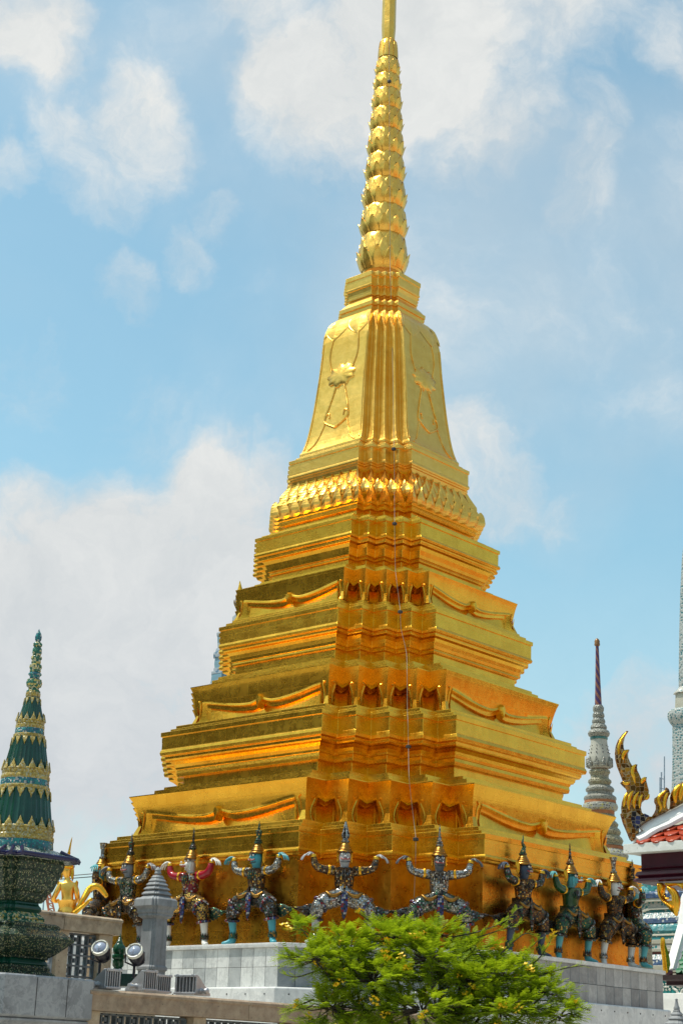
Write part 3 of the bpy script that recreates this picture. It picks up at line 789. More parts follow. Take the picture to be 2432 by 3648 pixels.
    for i in range(11):
        a = -pi/2 + (i-5)*.26
        x, y = .104*cos(a), -.006+.086*sin(a)
        mb.tube([(x*.72, y*.72, .893), (x*1.1, y*1.1, .855), (x*1.16, y*1.2, .80-.012*(5-abs(i-5)))], [.009, .013, .004], 6)
    mb.lathe([(.066,.885),(.086,.882),(.09,.872),(.07,.868)], 18, (0, -.006, 0))
    mb.build('collar', sash, root, auto=50)
    # head dress
    hd = empty('head_dress', (0, 0, 0), head_yaw); hd.parent = root; hd.scale = (1.16, 1.16, 1.0)
    mb = MB(); mb.lathe([(.066,1.062),(.080,1.068),(.084,1.082),(.078,1.094),(.068,1.098),(.070,1.112),(.060,1.125),(.061,1.135),(.050,1.148),(.050,1.158),(.038,1.172),(.034,1.19)], 20, (0, -.004, 0))
    mb.build('crown_base', BRONZE, hd, auto=35)
    mb = MB()
    if crown == 'spire':
        mb.lathe([(.034,1.185),(.042,1.195),(.043,1.21),(.030,1.218),(.034,1.228),(.034,1.24),(.024,1.25),(.026,1.262),(.018,1.275),(.019,1.30),(.013,1.31),(.014,1.335),(.009,1.345),(.009,1.40),(.006,1.41),(.002,1.455)], 14, (0, 0, 0))
    elif crown == 'twist':
        mb.lathe([(.034,1.185),(.044,1.195),(.045,1.21),(.034,1.222),(.036,1.235),(.028,1.245),(.022,1.26)], 14)
        for ph in (0, pi):
            P = [( .009*cos(ph+k*.55)*(1-k/30), .009*sin(ph+k*.55)*(1-k/30), 1.255+k*.0085) for k in range(25)]
            mb.tube(P, [.013*(1-k/34) for k in range(25)], 6)
    elif crown == 'bottle':
        mb.lathe([(.034,1.185),(.046,1.195),(.046,1.215),(.032,1.222),(.040,1.232),(.030,1.242),(.026,1.25),(.024,1.28),(.032,1.32),(.036,1.345),(.024,1.36),(.012,1.365),(.018,1.38),(.010,1.39),(.011,1.41),(.002,1.47)], 16)
    elif crown == 'flare':
        mb.lathe([(.034,1.185),(.042,1.195),(.040,1.21),(.026,1.22),(.024,1.25),(.026,1.29),(.034,1.34),(.046,1.385),(.050,1.395),(.030,1.392),(.008,1.38)], 8)
    elif crown == 'flame':
        mb.lathe([(.034,1.185),(.044,1.195),(.045,1.21),(.03,1.22),(.026,1.24)], 14)
        for j in range(5):
            a = 2*pi*j/5
            mb.plate([(.012*cos(a)+q*cos(a), .012*sin(a)+q*sin(a), z) for q, z in ((-.01,1.23),(.024,1.24),(.034,1.28),(.024,1.315),(.018,1.34),(.008,1.39),(-.006,1.44),(-.01,1.35))], .016, (-sin(a), cos(a), 0), bevel=.004)
    elif crown == 'hook':
        mb.lathe([(.034,1.185),(.042,1.195),(.043,1.21),(.030,1.218),(.034,1.232),(.026,1.245)], 14)
        P = smoothcurve([(0,0,1.24),(.012,-.01,1.29),(-.012,.0,1.335),(.004,0,1.385),(.012,0,1.44)], 5)
        mb.tube(P, [.028*(1-k/(len(P)+1)) for k in range(len(P))], 8)
    mb.build('crown_spike', crownm, hd, auto=40)
    # ear guards hang beside the face
    for s in (-1, 1):
        mb = MB(); mb.plate([(s*.070, y, z) for y, z in ((.012,1.10),(.05,1.115),(.062,1.07),(.045,1.03),(.052,.985),(.03,.95),(.014,.985),(.012,1.04))], .02, (1, 0, 0), bevel=.006); mb.build('ear_guard', GOLDORN, hd, auto=40)
    # face
    fc = MB(); yb = -.082
    if kind == 'demon':
        for s in (-1, 1):
            fc.sphere((s*.027, yb+.006, 1.045), (.016, .010, .013), 6, 0)
            fc.sphere((s*.027, yb-.003, 1.045), (.007, .006, .007), 5, 1)
            fc.tube(smoothcurve([(s*.008,yb-.002,1.058),(s*.028,yb-.004,1.070),(s*.052,yb+.016,1.062)], 4), .0045, 6, 2)
        fc.sphere((0, yb-.008, 1.018), (.017, .017, .013), 6, 5)
        fc.tube(smoothcurve([(-.043,yb+.018,.998),(-.024,yb-.006,.984),(0,yb-.010,.988),(.024,yb-.006,.984),(.043,yb+.018,.998)], 4), .008, 6, 3)
        for s in (-1, 1): fc.tube([(s*.026,yb-.010,.985),(s*.028,yb-.016,1.006)], [.0055, .002], 6, 4)
        fc.tube(smoothcurve([(-.05,yb+.03,.965),(-.02,yb+.0,.952),(.02,yb+.0,.952),(.05,yb+.03,.965)], 4), .005, 6, 2)
    else:
        for s in (-1, 1):
            fc.sphere((s*.036, -.066, 1.045), (.015, .012, .014), 6, 0); fc.sphere((s*.038, -.075, 1.045), .007, 5, 1)
            fc.tube(smoothcurve([(s*.012,-.078,1.058),(s*.036,-.078,1.070),(s*.058,-.055,1.058)], 4), .005, 6, 2)
            fc.tube(smoothcurve([(s*.034,-.10,.985),(s*.030,-.128,.99),(0,-.138,.992)], 3), .006, 6, 4)
        fc.sphere((0, -.128, 1.022), (.018, .012, .011), 6, 5)
        fc.tube(smoothcurve([(-.036,-.09,.978),(-.02,-.118,.968),(0,-.124,.966),(.02,-.118,.968),(.036,-.09,.978)], 4), .007, 6, 3)
        fc.sphere((0, -.098, .976), (.026, .026, .012), 6, 3)
    f_ = fc.build('face', [EYEW, EYEB, DARKL, LIP, TOOTH, skin], hd, smooth=True)
    return root

def skinmat(n, c): return plain(n, c, .38, var=.12, bmp=.05)
SK_WHITE = skinmat('white_face_paint', (.66, .65, .60)); SK_TEAL = skinmat('teal_face_paint', (.05, .30, .36)); SK_GREY = skinmat('grey_face_paint', (.20, .21, .23)); SK_DARK = skinmat('dark_grey_face_paint', (.10, .11, .12))
SK_BLUE = skinmat('dark_blue_face_paint', (.03, .05, .085)); SK_SEA = skinmat('sea_green_face_paint', (.08, .34, .36)); SK_PALE = skinmat('pale_grey_face_paint', (.42, .43, .44))
br = (.10,.045,.015); go_ = (.55,.30,.05); si = (.60,.62,.66); dk = (.03,.03,.03); gr = (.02,.10,.05); bl = (.03,.05,.12); rd = (.28,.02,.03); pu = (.10,.07,.05)
M_BROWN = mosaic('brown_gold_mosaic', [br, go_, br, dk, (.34,.27,.18), (.2,.1,.03), br], 44, metal=.85, tilt=.4)
M_SILV = mosaic('silver_mosaic', [(.50,.49,.47), (.40,.39,.37), (.16,.15,.14), (.48,.47,.44), (.36,.28,.16), (.42,.41,.38), (.24,.23,.21)], 44, metal=.9, tilt=.4)
M_RED = plain('red_glazed_cloth', (.30, .008, .02), .18, var=.15, bmp=.03)
M_REDJ = mosaic('red_gold_mosaic', [rd, rd, go_, rd, si, rd], 50)
M_DARK = mosaic('dark_mirror_mosaic', [dk, br, (.08,.07,.06), (.25,.26,.27), gr, dk, br], 46, metal=.85, tilt=.4)
M_GREEN = mosaic('green_mosaic', [gr, gr, dk, gr, go_, gr], 60)
M_GREENC = plain('green_glazed_cloth', (.008, .06, .02), .22, var=.2, bmp=.03)
M_GOLDM = mosaic('gold_mosaic', [go_, go_, br, (.5,.4,.06), go_, dk], 46, metal=.8)
M_BLUE = mosaic('blue_silver_mosaic', [bl, (.4,.4,.42), (.04,.05,.2), dk, rd], 40)
M_BRDK = mosaic('dark_brown_mosaic', [br, dk, br, (.16,.08,.02), dk, (.3,.17,.04)], 46, metal=.85, tilt=.4)
M_WHGR = mosaic('silver_green_mosaic', [(.32,.32,.28), gr, (.20,.19,.15), dk, (.38,.36,.30), (.08,.14,.08), (.26,.24,.19)], 44, metal=.88, tilt=.4)
YR = atan2(E1.y, E1.x) + pi/2; YL = atan2(E2.y, E2.x) + pi/2; YC = atan2(cn.y, cn.x) + pi/2
def on_face(u, v, face, dist):
    n = {'L': E2, 'R': E1, 'C': cn}[face]
    p = onplane(u, v, CHC + n*dist, n); p.z = PZ; return p
D0 = 3.505
# (skin, jacket, sleeve, trouser, cuff, crown metal, sash)
statue(on_face(672, 3290, 'L', D0), YL, -.35, 'monkey', (SK_WHITE, M_REDJ, M_RED, M_GOLDM, M_BLUE, M_DARK, M_GREEN), 'twist', 'white open mouthed monkey statue with red glossy sleeves and yellow gold trousers', 1.0, armdrop=.0)
statue(on_face(908, 3280, 'L', D0), YL, -.25, 'demon', (SK_TEAL, M_BROWN, M_SILV, M_DARK, M_BLUE, M_GREEN, M_GREEN), 'bottle', 'teal skinned demon statue with silver sleeves and brown mirror jacket', 1.0)
statue(on_face(452, 3250, 'L', D0), YL, -.25, 'demon', (SK_GREY, M_WHGR, M_SILV, M_BROWN, M_DARK, M_DARK, M_GREEN), 'bottle', 'grey faced demon statue in silver armour partly behind the small stone post', 1.0)
statue(on_face(1222, 3250, 'C', 3.80), YC, .0, 'demon', (SK_PALE, M_BROWN, M_BROWN, M_SILV, M_BLUE, M_SILV, M_DARK), 'flame', 'pale faced frowning demon statue with brown jacket and flame topped crown', 1.0)
statue(on_face(1562, 3250, 'C', 3.80), YC, .0, 'demon', (SK_DARK, M_SILV, M_SILV, M_WHGR, M_BLUE, M_SILV, M_DARK), 'spire', 'dark grey faced demon statue all in silver mirror armour with thin spire crown', 1.0)
statue(on_face(1862, 3280, 'R', D0), YR, .30, 'demon', (SK_BLUE, M_BROWN, M_DARK, M_BRDK, M_DARK, M_GREEN, M_BRDK), 'hook', 'dark blue faced demon statue with striped mirror sleeves and hooked crown', 1.0)
statue(on_face(2032, 3300, 'R', D0), YR, .40, 'monkey', (SK_SEA, M_GREENC, M_GREENC, M_GREEN, M_DARK, M_BROWN, M_DARK), 'twist', 'sea green open mouthed monkey statue in dark green jacket', 1.0)
statue(on_face(2188, 3310, 'R', D0), YR, .25, 'demon', (SK_WHITE, M_BRDK, M_BRDK, M_BRDK, M_BROWN, M_SILV, M_BRDK), 'flare', 'white faced demon statue in brown armour with flared crown', 1.0)
p = on_face(2256, 3330, 'R', 3.42)
statue(p, YR+radians(48), .3, 'demon', (SK_SEA, M_DARK, M_DARK, M_GREEN, M_DARK, M_BROWN, M_DARK), 'bottle', 'dark bodied teal legged statue at the far right corner facing away', .98)
p = on_face(352, 3240, 'L', 3.42)
statue(p, YL-radians(48), -.2, 'demon', (SK_SEA, M_BROWN, M_BROWN, M_BRDK, M_DARK, M_SILV, M_BRDK), 'flare', 'dark brown statue at the far left corner with wide flared mirror crown', 1.0)
# ================================================================== left: green ceramic spire on its pedestal
def ring4(a, c, z, o=(0, 0)):      # square with chamfered corners, CCW
    return [(x, y, z) for x, y in ((a,-a+c),(a,a-c),(a-c,a),(-a+c,a),(-a,a-c),(-a,-a+c),(-a+c,-a),(a-c,-a))]
def ring12(a, s, z):               # square with one set-back step at each corner (plus a second small one)
    base = [(a, a-2*s), (a-s, a-2*s), (a-s, a-s), (a-2*s, a-s), (a-2*s, a)]; out = []
    for c, q in ((1,0),(0,1),(-1,0),(0,-1)): out += [(x*c-y*q, x*q+y*c, z) for x, y in base]
    return out
TX, TY = -2.409, 13.0
CER_BODY = mosaic('green_ceramic_leafwork', [(.010,.028,.012),(.008,.022,.010),(.22,.22,.10),(.012,.035,.018),(.02,.07,.03),(.010,.03,.014),(.24,.23,.13),(.012,.03,.012)], 105, rough=.25, metal=.0, tilt=.35, grout=(.008,.02,.01), gw=.10, stretch=(1,1,.7))
CER_EAVE = mosaic('pale_ceramic_leafwork', [(.45,.47,.40),(.06,.14,.08),(.6,.58,.5),(.03,.08,.05)], 65, rough=.25, metal=0, tilt=.35, grout=(.02,.05,.03), gw=.05)
CER_BLUE = plain('blue_glazed_ridge', (.012,.010,.06), .15, var=.2, bmp=.03)
CER_YEL = mosaic('yellow_ceramic', [(.40,.28,.05),(.48,.37,.10),(.30,.20,.03),(.42,.38,.22)], 80, rough=.28, metal=0, tilt=.3, grout=(.20,.13,.02), gw=.04)
CER_TEAL = mosaic('turquoise_ceramic', [(.02,.20,.20),(.02,.16,.20),(.4,.4,.36),(.02,.24,.22),(.03,.10,.16),(.015,.12,.14)], 75, rough=.22, metal=0, tilt=.3, grout=(.01,.06,.07), gw=.05)
CER_GRN = plain('dark_green_glaze', (.006,.05,.03), .2, var=.3, bmp=.05)
CER_CHK = mosaic('green_yellow_ceramic', [(.03,.16,.09),(.5,.40,.12),(.02,.12,.08),(.55,.5,.3)], 60, rough=.22, metal=0, tilt=.35, grout=(.01,.05,.03), gw=.05)
tz = lambda v: zv(TX, TY, v)
tk = lambda v: depth(Vector((TX, TY, tz(v))))/F
tower = empty('ceramic_spire', (TX, TY, tz(3475)), RZ); T0 = tz(3475)
tag(tower, 'dark green ceramic spire with yellow bands and blue eave, standing on the grey pedestal', 'spire')
def tl(prof, name, mats, n=40, smooth=True, parent=tower, auto=35):
    mb = MB(); mb.lathe([(r*tk(v), tz(v)-T0) for r, v in prof], n); return mb.build(name, mats, parent, auto=auto)
# beaded finial
tl([(4,2416),(25,2422),(28.5,2434),(26,2446),(18,2452),(20,2458),(25,2464),(23,2474)], 'bead_ring', CER_CHK)
tl([(18,2396),(23,2400),(24,2404),(18,2410),(17,2418)], 'bead_ring', CER_TEAL)
tl([(16,2366),(21,2370),(22.5,2378),(19,2386),(20,2392),(17,2398)], 'bead_ring', CER_CHK)
tl([(13,2336),(19,2341),(19.5,2347),(16,2352),(17,2360),(15,2368)], 'bead_ring', CER_CHK)
tl([(10,2288),(16,2294),(16.5,2300),(12,2306),(16,2312),(17,2326),(14,2336)], 'bead_ring', CER_CHK)
tl([(1,2242),(4,2250),(9,2258),(12,2270),(11,2280),(7,2288),(8,2292)], 'tip_bead', CER_TEAL)
# fluted cones and bands
def cone(r0, v0, r1, v1):
    mb = MB(); n = 96; rings = []
    for k in range(9):
        f = k/8; v = lerp(v0, v1, f); r = lerp(r0, r1, f); r += -1.5*sin(pi*f)
        rings.append([((r*(1 + (.018 if i % 3 == 0 else -.010)))*tk(v)*cos(2*pi*i/n), (r*(1 + (.018 if i % 3 == 0 else -.010)))*tk(v)*sin(2*pi*i/n), tz(v)-T0) for i in range(n)])
    mb.loft(list(reversed(rings))); return mb.build('fluted_cone', CER_GRN, tower)
def tips(par, r, v, dv, n, up=True, ph=0.0):
    """flame shaped tips round a band"""
    mb = MB(); mc = MB()
    for j in range(n):
        a = 2*pi*j/n+ph; R = r*tk(v); ux, uy = cos(a), sin(a); hw = pi*R/n*.70; h = dv*tk(v)*(1 if up else -1)
        P = [(-hw,0),(-hw*.9,.28*h),(-hw*.35,.62*h),(0,h),(hw*.35,.62*h),(hw*.9,.28*h),(hw,0)]
        lean = -.18 if up else .14
        def q(x, z, o): return (ux*(R+o*.5+lean*abs(z)) - uy*x, uy*(R+o*.5+lean*abs(z)) + ux*x, tz(v)-T0+z)
        mb.plate([q(x, z, .006) for x, z in P], .011, (ux, uy, 0), bevel=.004)
        mc.sphere(q(0, .36*h, .016), (hw*.32, hw*.32, abs(h)*.2), 5)
    mb.build('flame_tip_row', CER_YEL, par, auto=40)
tl([(22,2466),(26,2470),(26,2480),(24,2486)], 'yellow_band', CER_YEL)
b = tl([(24,2484),(26,2487),(25.5,2492)], 'yellow_band', CER_YEL); tips(b, 26, 2490, 26, 9, False)
cone(25, 2484, 48, 2575)
b = tl([(47,2568),(50,2571),(50,2580),(48,2582),(51,2586),(51,2596),(50,2600)], 'yellow_band', CER_YEL); tips(b, 50, 2572, 30, 13)
tl([(50,2598),(51,2600),(52.5,2618),(52,2620)], 'floral_band', CER_TEAL)
b = tl([(52,2618),(56,2621),(57,2630),(56,2634)], 'yellow_band', CER_YEL); tips(b, 57, 2632, 32, 14, False)
cone(57, 2630, 81, 2750)
b = tl([(80,2742),(84,2746),(84.5,2758),(82,2762),(86,2768),(86.5,2778),(84,2782)], 'yellow_band', CER_YEL); tips(b, 84, 2748, 36, 15)
tl([(84,2780),(85,2782),(86.5,2803),(86,2805)], 'floral_band', CER_TEAL)
b = tl([(86,2803),(90,2806),(91,2818),(89,2822)], 'yellow_band', CER_YEL); tips(b, 91, 2818, 36, 16, False)
cone(90, 2816, 113, 2962)
b = tl([(112,2950),(117,2955),(118,2972),(115,2976),(120,2982),(121,2996),(118,3000)], 'yellow_band', CER_YEL); tips(b, 118, 2958, 40, 18)
tl([(118,2998),(119,3000),(122,3028),(121,3034)], 'floral_band', CER_TEAL)
# eave with blue ridge tiles, pot and foot: square plan with stepped corners
def ts(prof, name, mat, st=.16, bev=.003):
    mb = MB(); mb.loft([ring12(1.16*a*tk(v), 1.16*a*tk(v)*st, tz(v)-T0) for a, v in reversed(prof)]); return mb.build(name, mat, tower, bevel=bev)
ev = ts([(86,3026),(108,3036),(138,3052),(146,3058),(147,3066),(140,3068)], 'eave', CER_EAVE)
mb = MB(); a = 1.16*149*tk(3060); rg = ring12(a, a*.16, tz(3060)-T0)
for i in range(len(rg)):
    p, q = Vector(rg[i]), Vector(rg[(i+1) % len(rg)])
    mb.tube([p, q], .019, 8)
mb.build('blue_edge', CER_BLUE, ev, auto=50)
for k in range(4):
    for (fx, fy) in ((1, .68), (.84, .84), (.68, 1)):
        x, y = (a*fx, -a*fy)
        for _ in range(k): x, y = -y, x
        mb = MB(); z1 = tz(3060)-T0
        mb.tube(smoothcurve([(x*.74, y*.74, z1+.055), (x*.9, y*.9, z1+.022), (x*1.06, y*1.06, z1-.006)], 3), .016, 8); mb.build('ridge_tile', CER_BLUE, ev, auto=50)
ts([(118,3064),(120,3080),(116,3096),(112,3104),(113,3112),(96,3168),(88,3180),(84,3182),(82,3196),(74,3208),(70,3214)], 'pot', CER_BODY)
ts([(62,3210),(64,3222),(70,3230),(72,3240),(66,3250),(64,3256)], 'neck', CER_GRN)
ts([(66,3252),(78,3264),(84,3272),(80,3280),(88,3290),(104,3300)], 'shoulder', CER_CHK)
ts([(118,3292),(124,3298),(122,3308),(132,3316),(160,3338),(163,3342),(160,3348),(148,3362),(128,3384),(112,3400),(100,3408),(98,3416)], 'lower_bowl', CER_BODY)
ts([(90,3412),(96,3424),(100,3434),(96,3444),(92,3448)], 'waist', CER_GRN)
ts([(104,3440),(108,3448),(106,3456),(118,3464),(122,3470),(121,3484)], 'foot', CER_BODY)

GMARB = marble('grey_veined_marble', (.17, .175, .185), (.30, .305, .315), vein=(.42, .42, .43), rough=.4, sc=.8)
PALEM = marble('cream_marble', (.52, .50, .42), (.64, .61, .52), vein=(.40, .38, .32), rough=.45)
ped = empty('marble_pedestal', (TX, TY, GROUND), RZ)
tag(ped, 'grey marble pedestal with a cream inlay, carrying the green ceramic spire', 'pedestal')
pz = lambda v: zv(TX+.30, TY-.25, v)
mb = MB(); A_ = .515; z1 = pz(3478)-GROUND
mb.loft([ring4(A_-.02, .09, z1-.30), ring4(A_, .10, z1-.285), ring4(A_, .10, z1-.012), ring4(A_-.012, .095, z1)])
cs_ = mb.build('cap_slab', GMARB, ped, bevel=.004)
for y_ in (-.12, .17):
    mb = MB(); mb.box((A_-.004, y_, z1-.15), (.012, .005, .27)); mb.build('joint', CLIP, cs_)
mb = MB(); mb.loft([ring4(A_-.06, .085, z1-.34), ring4(A_-.015, .10, z1-.325), ring4(A_-.015, .10, z1-.31), ring4(A_-.04, .09, z1-.30)]); mb.build('under_moulding', GMARB, ped)
mb = MB(); mb.loft([ring4(A_-.07, .08, 0), ring4(A_-.07, .08, z1-.36), ring4(A_-.03, .09, z1-.335), ring4(A_-.03, .09, z1-.30)]); sh = mb.build('shaft', GMARB, ped, bevel=.004)
mb = MB()
for x0, x1, y0, y1 in ((-.24,-.003,-.30,-.6),(.003,.24,-.30,-.6)):
    mb.box((A_-.067, (x0+x1)/2, z1-.62), (.012, x1-x0, .42))
    mb.box(((x0+x1)/2, -(A_-.067), z1-.62), (x1-x0, .012, .42))
mb.build('inlay_panel', PALEM, sh, bevel=.002)

# ================================================================== balustrades
COPE = stone('brown_terrazzo', (.30, .20, .13), (.42, .31, .21), dirt=.35, sc=1.2)
COPE2 = stone('brown_terrazzo_light', (.40, .29, .19), (.52, .41, .28), dirt=.45, sc=1.2)
LATT = plain('blue_grey_glazed_lattice', (.10, .13, .15), .3, var=.35, scale=14, bmp=.1)
LGRN = plain('green_glazed_panel', (.012, .05, .035), .22, var=.4, scale=12, bmp=.1)
def rail(name, label, p0, length, th, wd, mat, panel_h, group, gaps=None):
    """coping along +HB from p0 (p0 = top front edge)"""
    ang = atan2(HB.y, HB.x)
    r = empty(name, (p0.x, p0.y, p0.z-th-panel_h), ang); tag(r, label, 'balustrade', group)
    Z = th + panel_h
    segs = gaps or [0, length]
    for a, b in zip(segs, segs[1:]):
        mb = MB(); mb.loft([[(a+.002, y, z) for y, z in ((0, panel_h),(wd, panel_h),(wd, Z-.02),(wd-.015, Z),(.012, Z),(-.014, Z-.016),(-.014, Z-.034),(0, Z-.04))],
                            [(b-.002, y, z) for y, z in ((0, panel_h),(wd, panel_h),(wd, Z-.02),(wd-.015, Z),(.012, Z),(-.014, Z-.016),(-.014, Z-.034),(0, Z-.04))]])
        bm = mb
        bm.f = [tuple(reversed(f)) for f in bm.f]
        bm.build('coping', mat, r, bevel=.003)
    return r, Z
low0 = at(322, 3521, 12.95)
lowr, LZ = rail('balustrade', 'low brown stone balustrade running from the grey pedestal behind the bush, floodlights on top', low0, 4.6, .155, .24, COPE, .62, None, [0, 1.72, 3.2, 4.6])
for x in (.03, 1.15, 2.3, 3.45, 4.5):
    mb = MB(); mb.box((x+.05, .12, .31), (.14, .17, .62)); mb.build('pillar', COPE2, lowr, bevel=.006)
def lattice(parent, x0, x1, y, z0, z1, mat, cell=.075):
    mb = MB(); nx = max(2, round((x1-x0)/cell)); nz = max(2, round((z1-z0)/cell)); cx = (x1-x0)/nx; cz = (z1-z0)/nz
    for i in range(nx+1): mb.box((x0+i*cx, y, (z0+z1)/2), (.016, .05, z1-z0))
    for j in range(nz+1):
        for i in range(nx):
            mb.box((x0+(i+.5)*cx, y, z0+j*cz), (cx-.016, .048, .016))
    for i in range(nx):
        for j in range(nz):
            if (i+j) % 2 == 0:
                mb.box((x0+(i+.5)*cx, y, z0+(j+.5)*cz), (cx*.42, .044, cz*.42))
    return mb.build('lattice_panel', mat, parent)
for a, b in ((.155, 1.11), (1.275, 2.26), (2.425, 3.41)):
    lattice(lowr, a, b, .13, .30, .60, LATT)
# upper balustrade behind
up0_ = at(128, 3238, 14.9)
upr, UZ = rail('balustrade', 'upper brown stone balustrade behind the green spire, stained black at its left end', up0_, 1.02, .15, .20, COPE2, .62, None, [0, .335, 1.02])
DIRT = stone('stained_terrazzo', (.30, .22, .15), (.40, .31, .22), dirt=1.0, sc=2.2, dirtcol=(.025, .02, .015))
for o in list(upr.children):
    pass
upr.children[0].data.materials[0] = DIRT
mb = MB(); mb.box((.36, .10, .31), (.13, .15, .62)); mb.build('pillar', COPE2, upr, bevel=.006)
mb = MB(); mb.box((.86, .10, .31), (.16, .15, .62)); mb.build('pillar', COPE2, upr, bevel=.006)
mb = MB(); mb.box((.45, .06, -.11), (1.9, .34, .22)); mb.build('kerb', COPE2, upr, bevel=.006)
lattice(upr, .43, .78, .10, .05, .60, LATT, .09); lattice(upr, -.10, .29, .10, .05, .60, plain('pale_glazed_lattice', (.40,.43,.46), .3, var=.4, scale=10, bmp=.1), .09)
mb = MB(); mb.box((.45, .12, -.75), (2.2, .3, 1.06)); mb.build('retaining_wall', COPE, upr)

# stone post with a stepped bud cap at the end of the upper balustrade
PGREY = marble('weathered_grey_marble', (.17, .175, .18), (.30, .305, .31), vein=(.22,.22,.23), rough=.65, streak=.6)
pp = at(543, 3420, 15.75); P0z = pp.z
post = empty('stone_post', (pp.x, pp.y, P0z-.42), RZ); pk = depth(pp)/F
tag(post, 'pale grey stone post with stepped pointed cap at the end of the upper balustrade', 'post')
pv = lambda v: zv(pp.x, pp.y, v) - (P0z-.42)
def pr(prof, name, sm=0):
    mb = MB(); mb.loft([ring12(a*pk/1.17, a*pk*.11, pv(v)) for a, v in reversed(prof)]); return mb.build(name, PGREY, post, bevel=.003)
pr([(40,3262),(43,3300),(45,3400),(46,3440),(52,3446),(52,3456),(46,3460),(46,3476),(54,3484),(54,3560)], 'shaft')
pr([(30,3196),(66,3202),(73,3208),(74,3232),(66,3238),(62,3244),(62,3254),(56,3258),(58,3266),(50,3270),(40,3276)], 'capital')
rows_ = [(12,3110,9),(22,3124,10),(30,3136,12),(38,3150,13),(45,3165,14),(51,3182,16),(56,3198,14)]
mb = MB()
for a, v, h in rows_:
    mb.loft([ring12(q*a*pk/1.17, q*a*pk*.11, pv(v+dv)) for q, dv in ((.80, h*.62),(1.0, h*.40),(1.0, h*.22),(.70, -h*.55))])
mb.lathe([(13*pk,pv(3112)),(10*pk,pv(3104)),(12*pk,pv(3100)),(8*pk,pv(3094)),(2*pk,pv(3088))], 12); mb.build('stepped_cap', PGREY, post, bevel=.002)

# ================================================================== lights on the balustrade
ALU = plain('cast_aluminium', (.50, .50, .52), .42, metal=.7, var=.12, bmp=.06)
BLACK = plain('black_enamel', (.012, .010, .02), .3, var=.1, bmp=.02)
def glassmat(n, c):
    m, t, b = newmat(n); b.inputs['Base Color'].default_value = c + (1,); b.inputs['Roughness'].default_value = .06; b.inputs['Metallic'].default_value = .25; b.inputs['Coat Weight'].default_value = .5; return m
LENS = glassmat('lamp_lens', (.30, .33, .42))
RIM = plain('cream_rim', (.75, .72, .60), .35, var=.05, bmp=.02)
def spotlight(u, v, Y, rpx, label):
    p = at(u, v, Y); k = depth(p)/F; r = rpx*k
    o = empty('spotlight', p, 0); tag(o, label, 'spotlight', 'round spotlights beside the green finial')
    ax = Matrix.Rotation(radians(-14), 4, 'Z') @ Matrix.Rotation(radians(58), 4, 'X')     # lathe axis to the viewer, tilted up
    def bl(prof, name, mat, par=o):
        mb = MB(); mb.lathe(prof, 32); mb.v = [tuple(ax @ Vector(q)) for q in mb.v]; return mb.build(name, mat, par, auto=35)
    bl([(r*.55,-r*1.9),(r*.8,-r*1.8),(r*.93,-r*1.0),(r*.98,-.012),(r*.9,0)], 'housing', BLACK)
    rim = bl([(r*.84,-.004),(r*1.0,-.01),(r*1.02,.006),(r*.96,.018),(r*.84,.016),(r*.82,.002)], 'rim', RIM)
    bl([(r*.83,.0),(r*.7,.012),(r*.45,.022),(r*.2,.027),(.001,.028)], 'lens', LENS)
    mb = MB()
    for q in range(4):
        a = pi/4+q*pi/2; mb.sphere((r*.92*cos(a), r*.92*sin(a), .02), .005, 4)
    mb.v = [tuple(ax @ Vector(q)) for q in mb.v]; mb.build('screws', ALU, rim)
    mb = MB(); mb.tube([(-r*1.04,.03,.0),(-r*1.06,.05,-r*1.2),(0,.06,-r*1.6),(r*1.06,.05,-r*1.2),(r*1.04,.03,0)], .008, 6); mb.tube([(0,.06,-r*1.6),(0,.06,-r*2.9)], .012, 8); mb.build('bracket', BLACK, o)
spotlight(357, 3377, 14.0, 31, 'round black spotlight with cream rim, left of the green finial')
spotlight(480, 3389, 14.0, 31, 'round black spotlight with cream rim, between the green finial and the stone post')
FG = plain('green_glazed_finial', (.010, .075, .03), .2, var=.25, bmp=.05)
p = at(420, 3460, 14.15); k = depth(p)/F
fin = empty('green_finial', p, 0); tag(fin, 'dark green glazed bud finial between the two round spotlights', 'finial')
fz = lambda v: zv(p.x, p.y, v) - p.z
mb = MB(); mb.lathe([(q*k, fz(v)) for q, v in ((16,3470),(17,3452),(14,3448),(20,3440),(20,3422),(17,3420),(24,3412),(24,3404),(18,3400),(21,3394),(23,3384),(22,3374),(19,3368))], 28); mb.build('urn', FG, fin, auto=40)
mb = MB(); mb.lathe([(q*k, fz(v)) for q, v in ((17,3368),(15,3363),(12,3361),(13,3358),(9,3354),(9.5,3351),(6.5,3347),(7,3344),(4,3340),(4.4,3337),(2,3332),(.5,3326))], 20); mb.build('ringed_tip', FG, fin, auto=40)
mb = MB(); mb.box((0, .06, fz(3490)), (.34, .16, .10)); mb.build('base_block', LGRN, fin, bevel=.006)

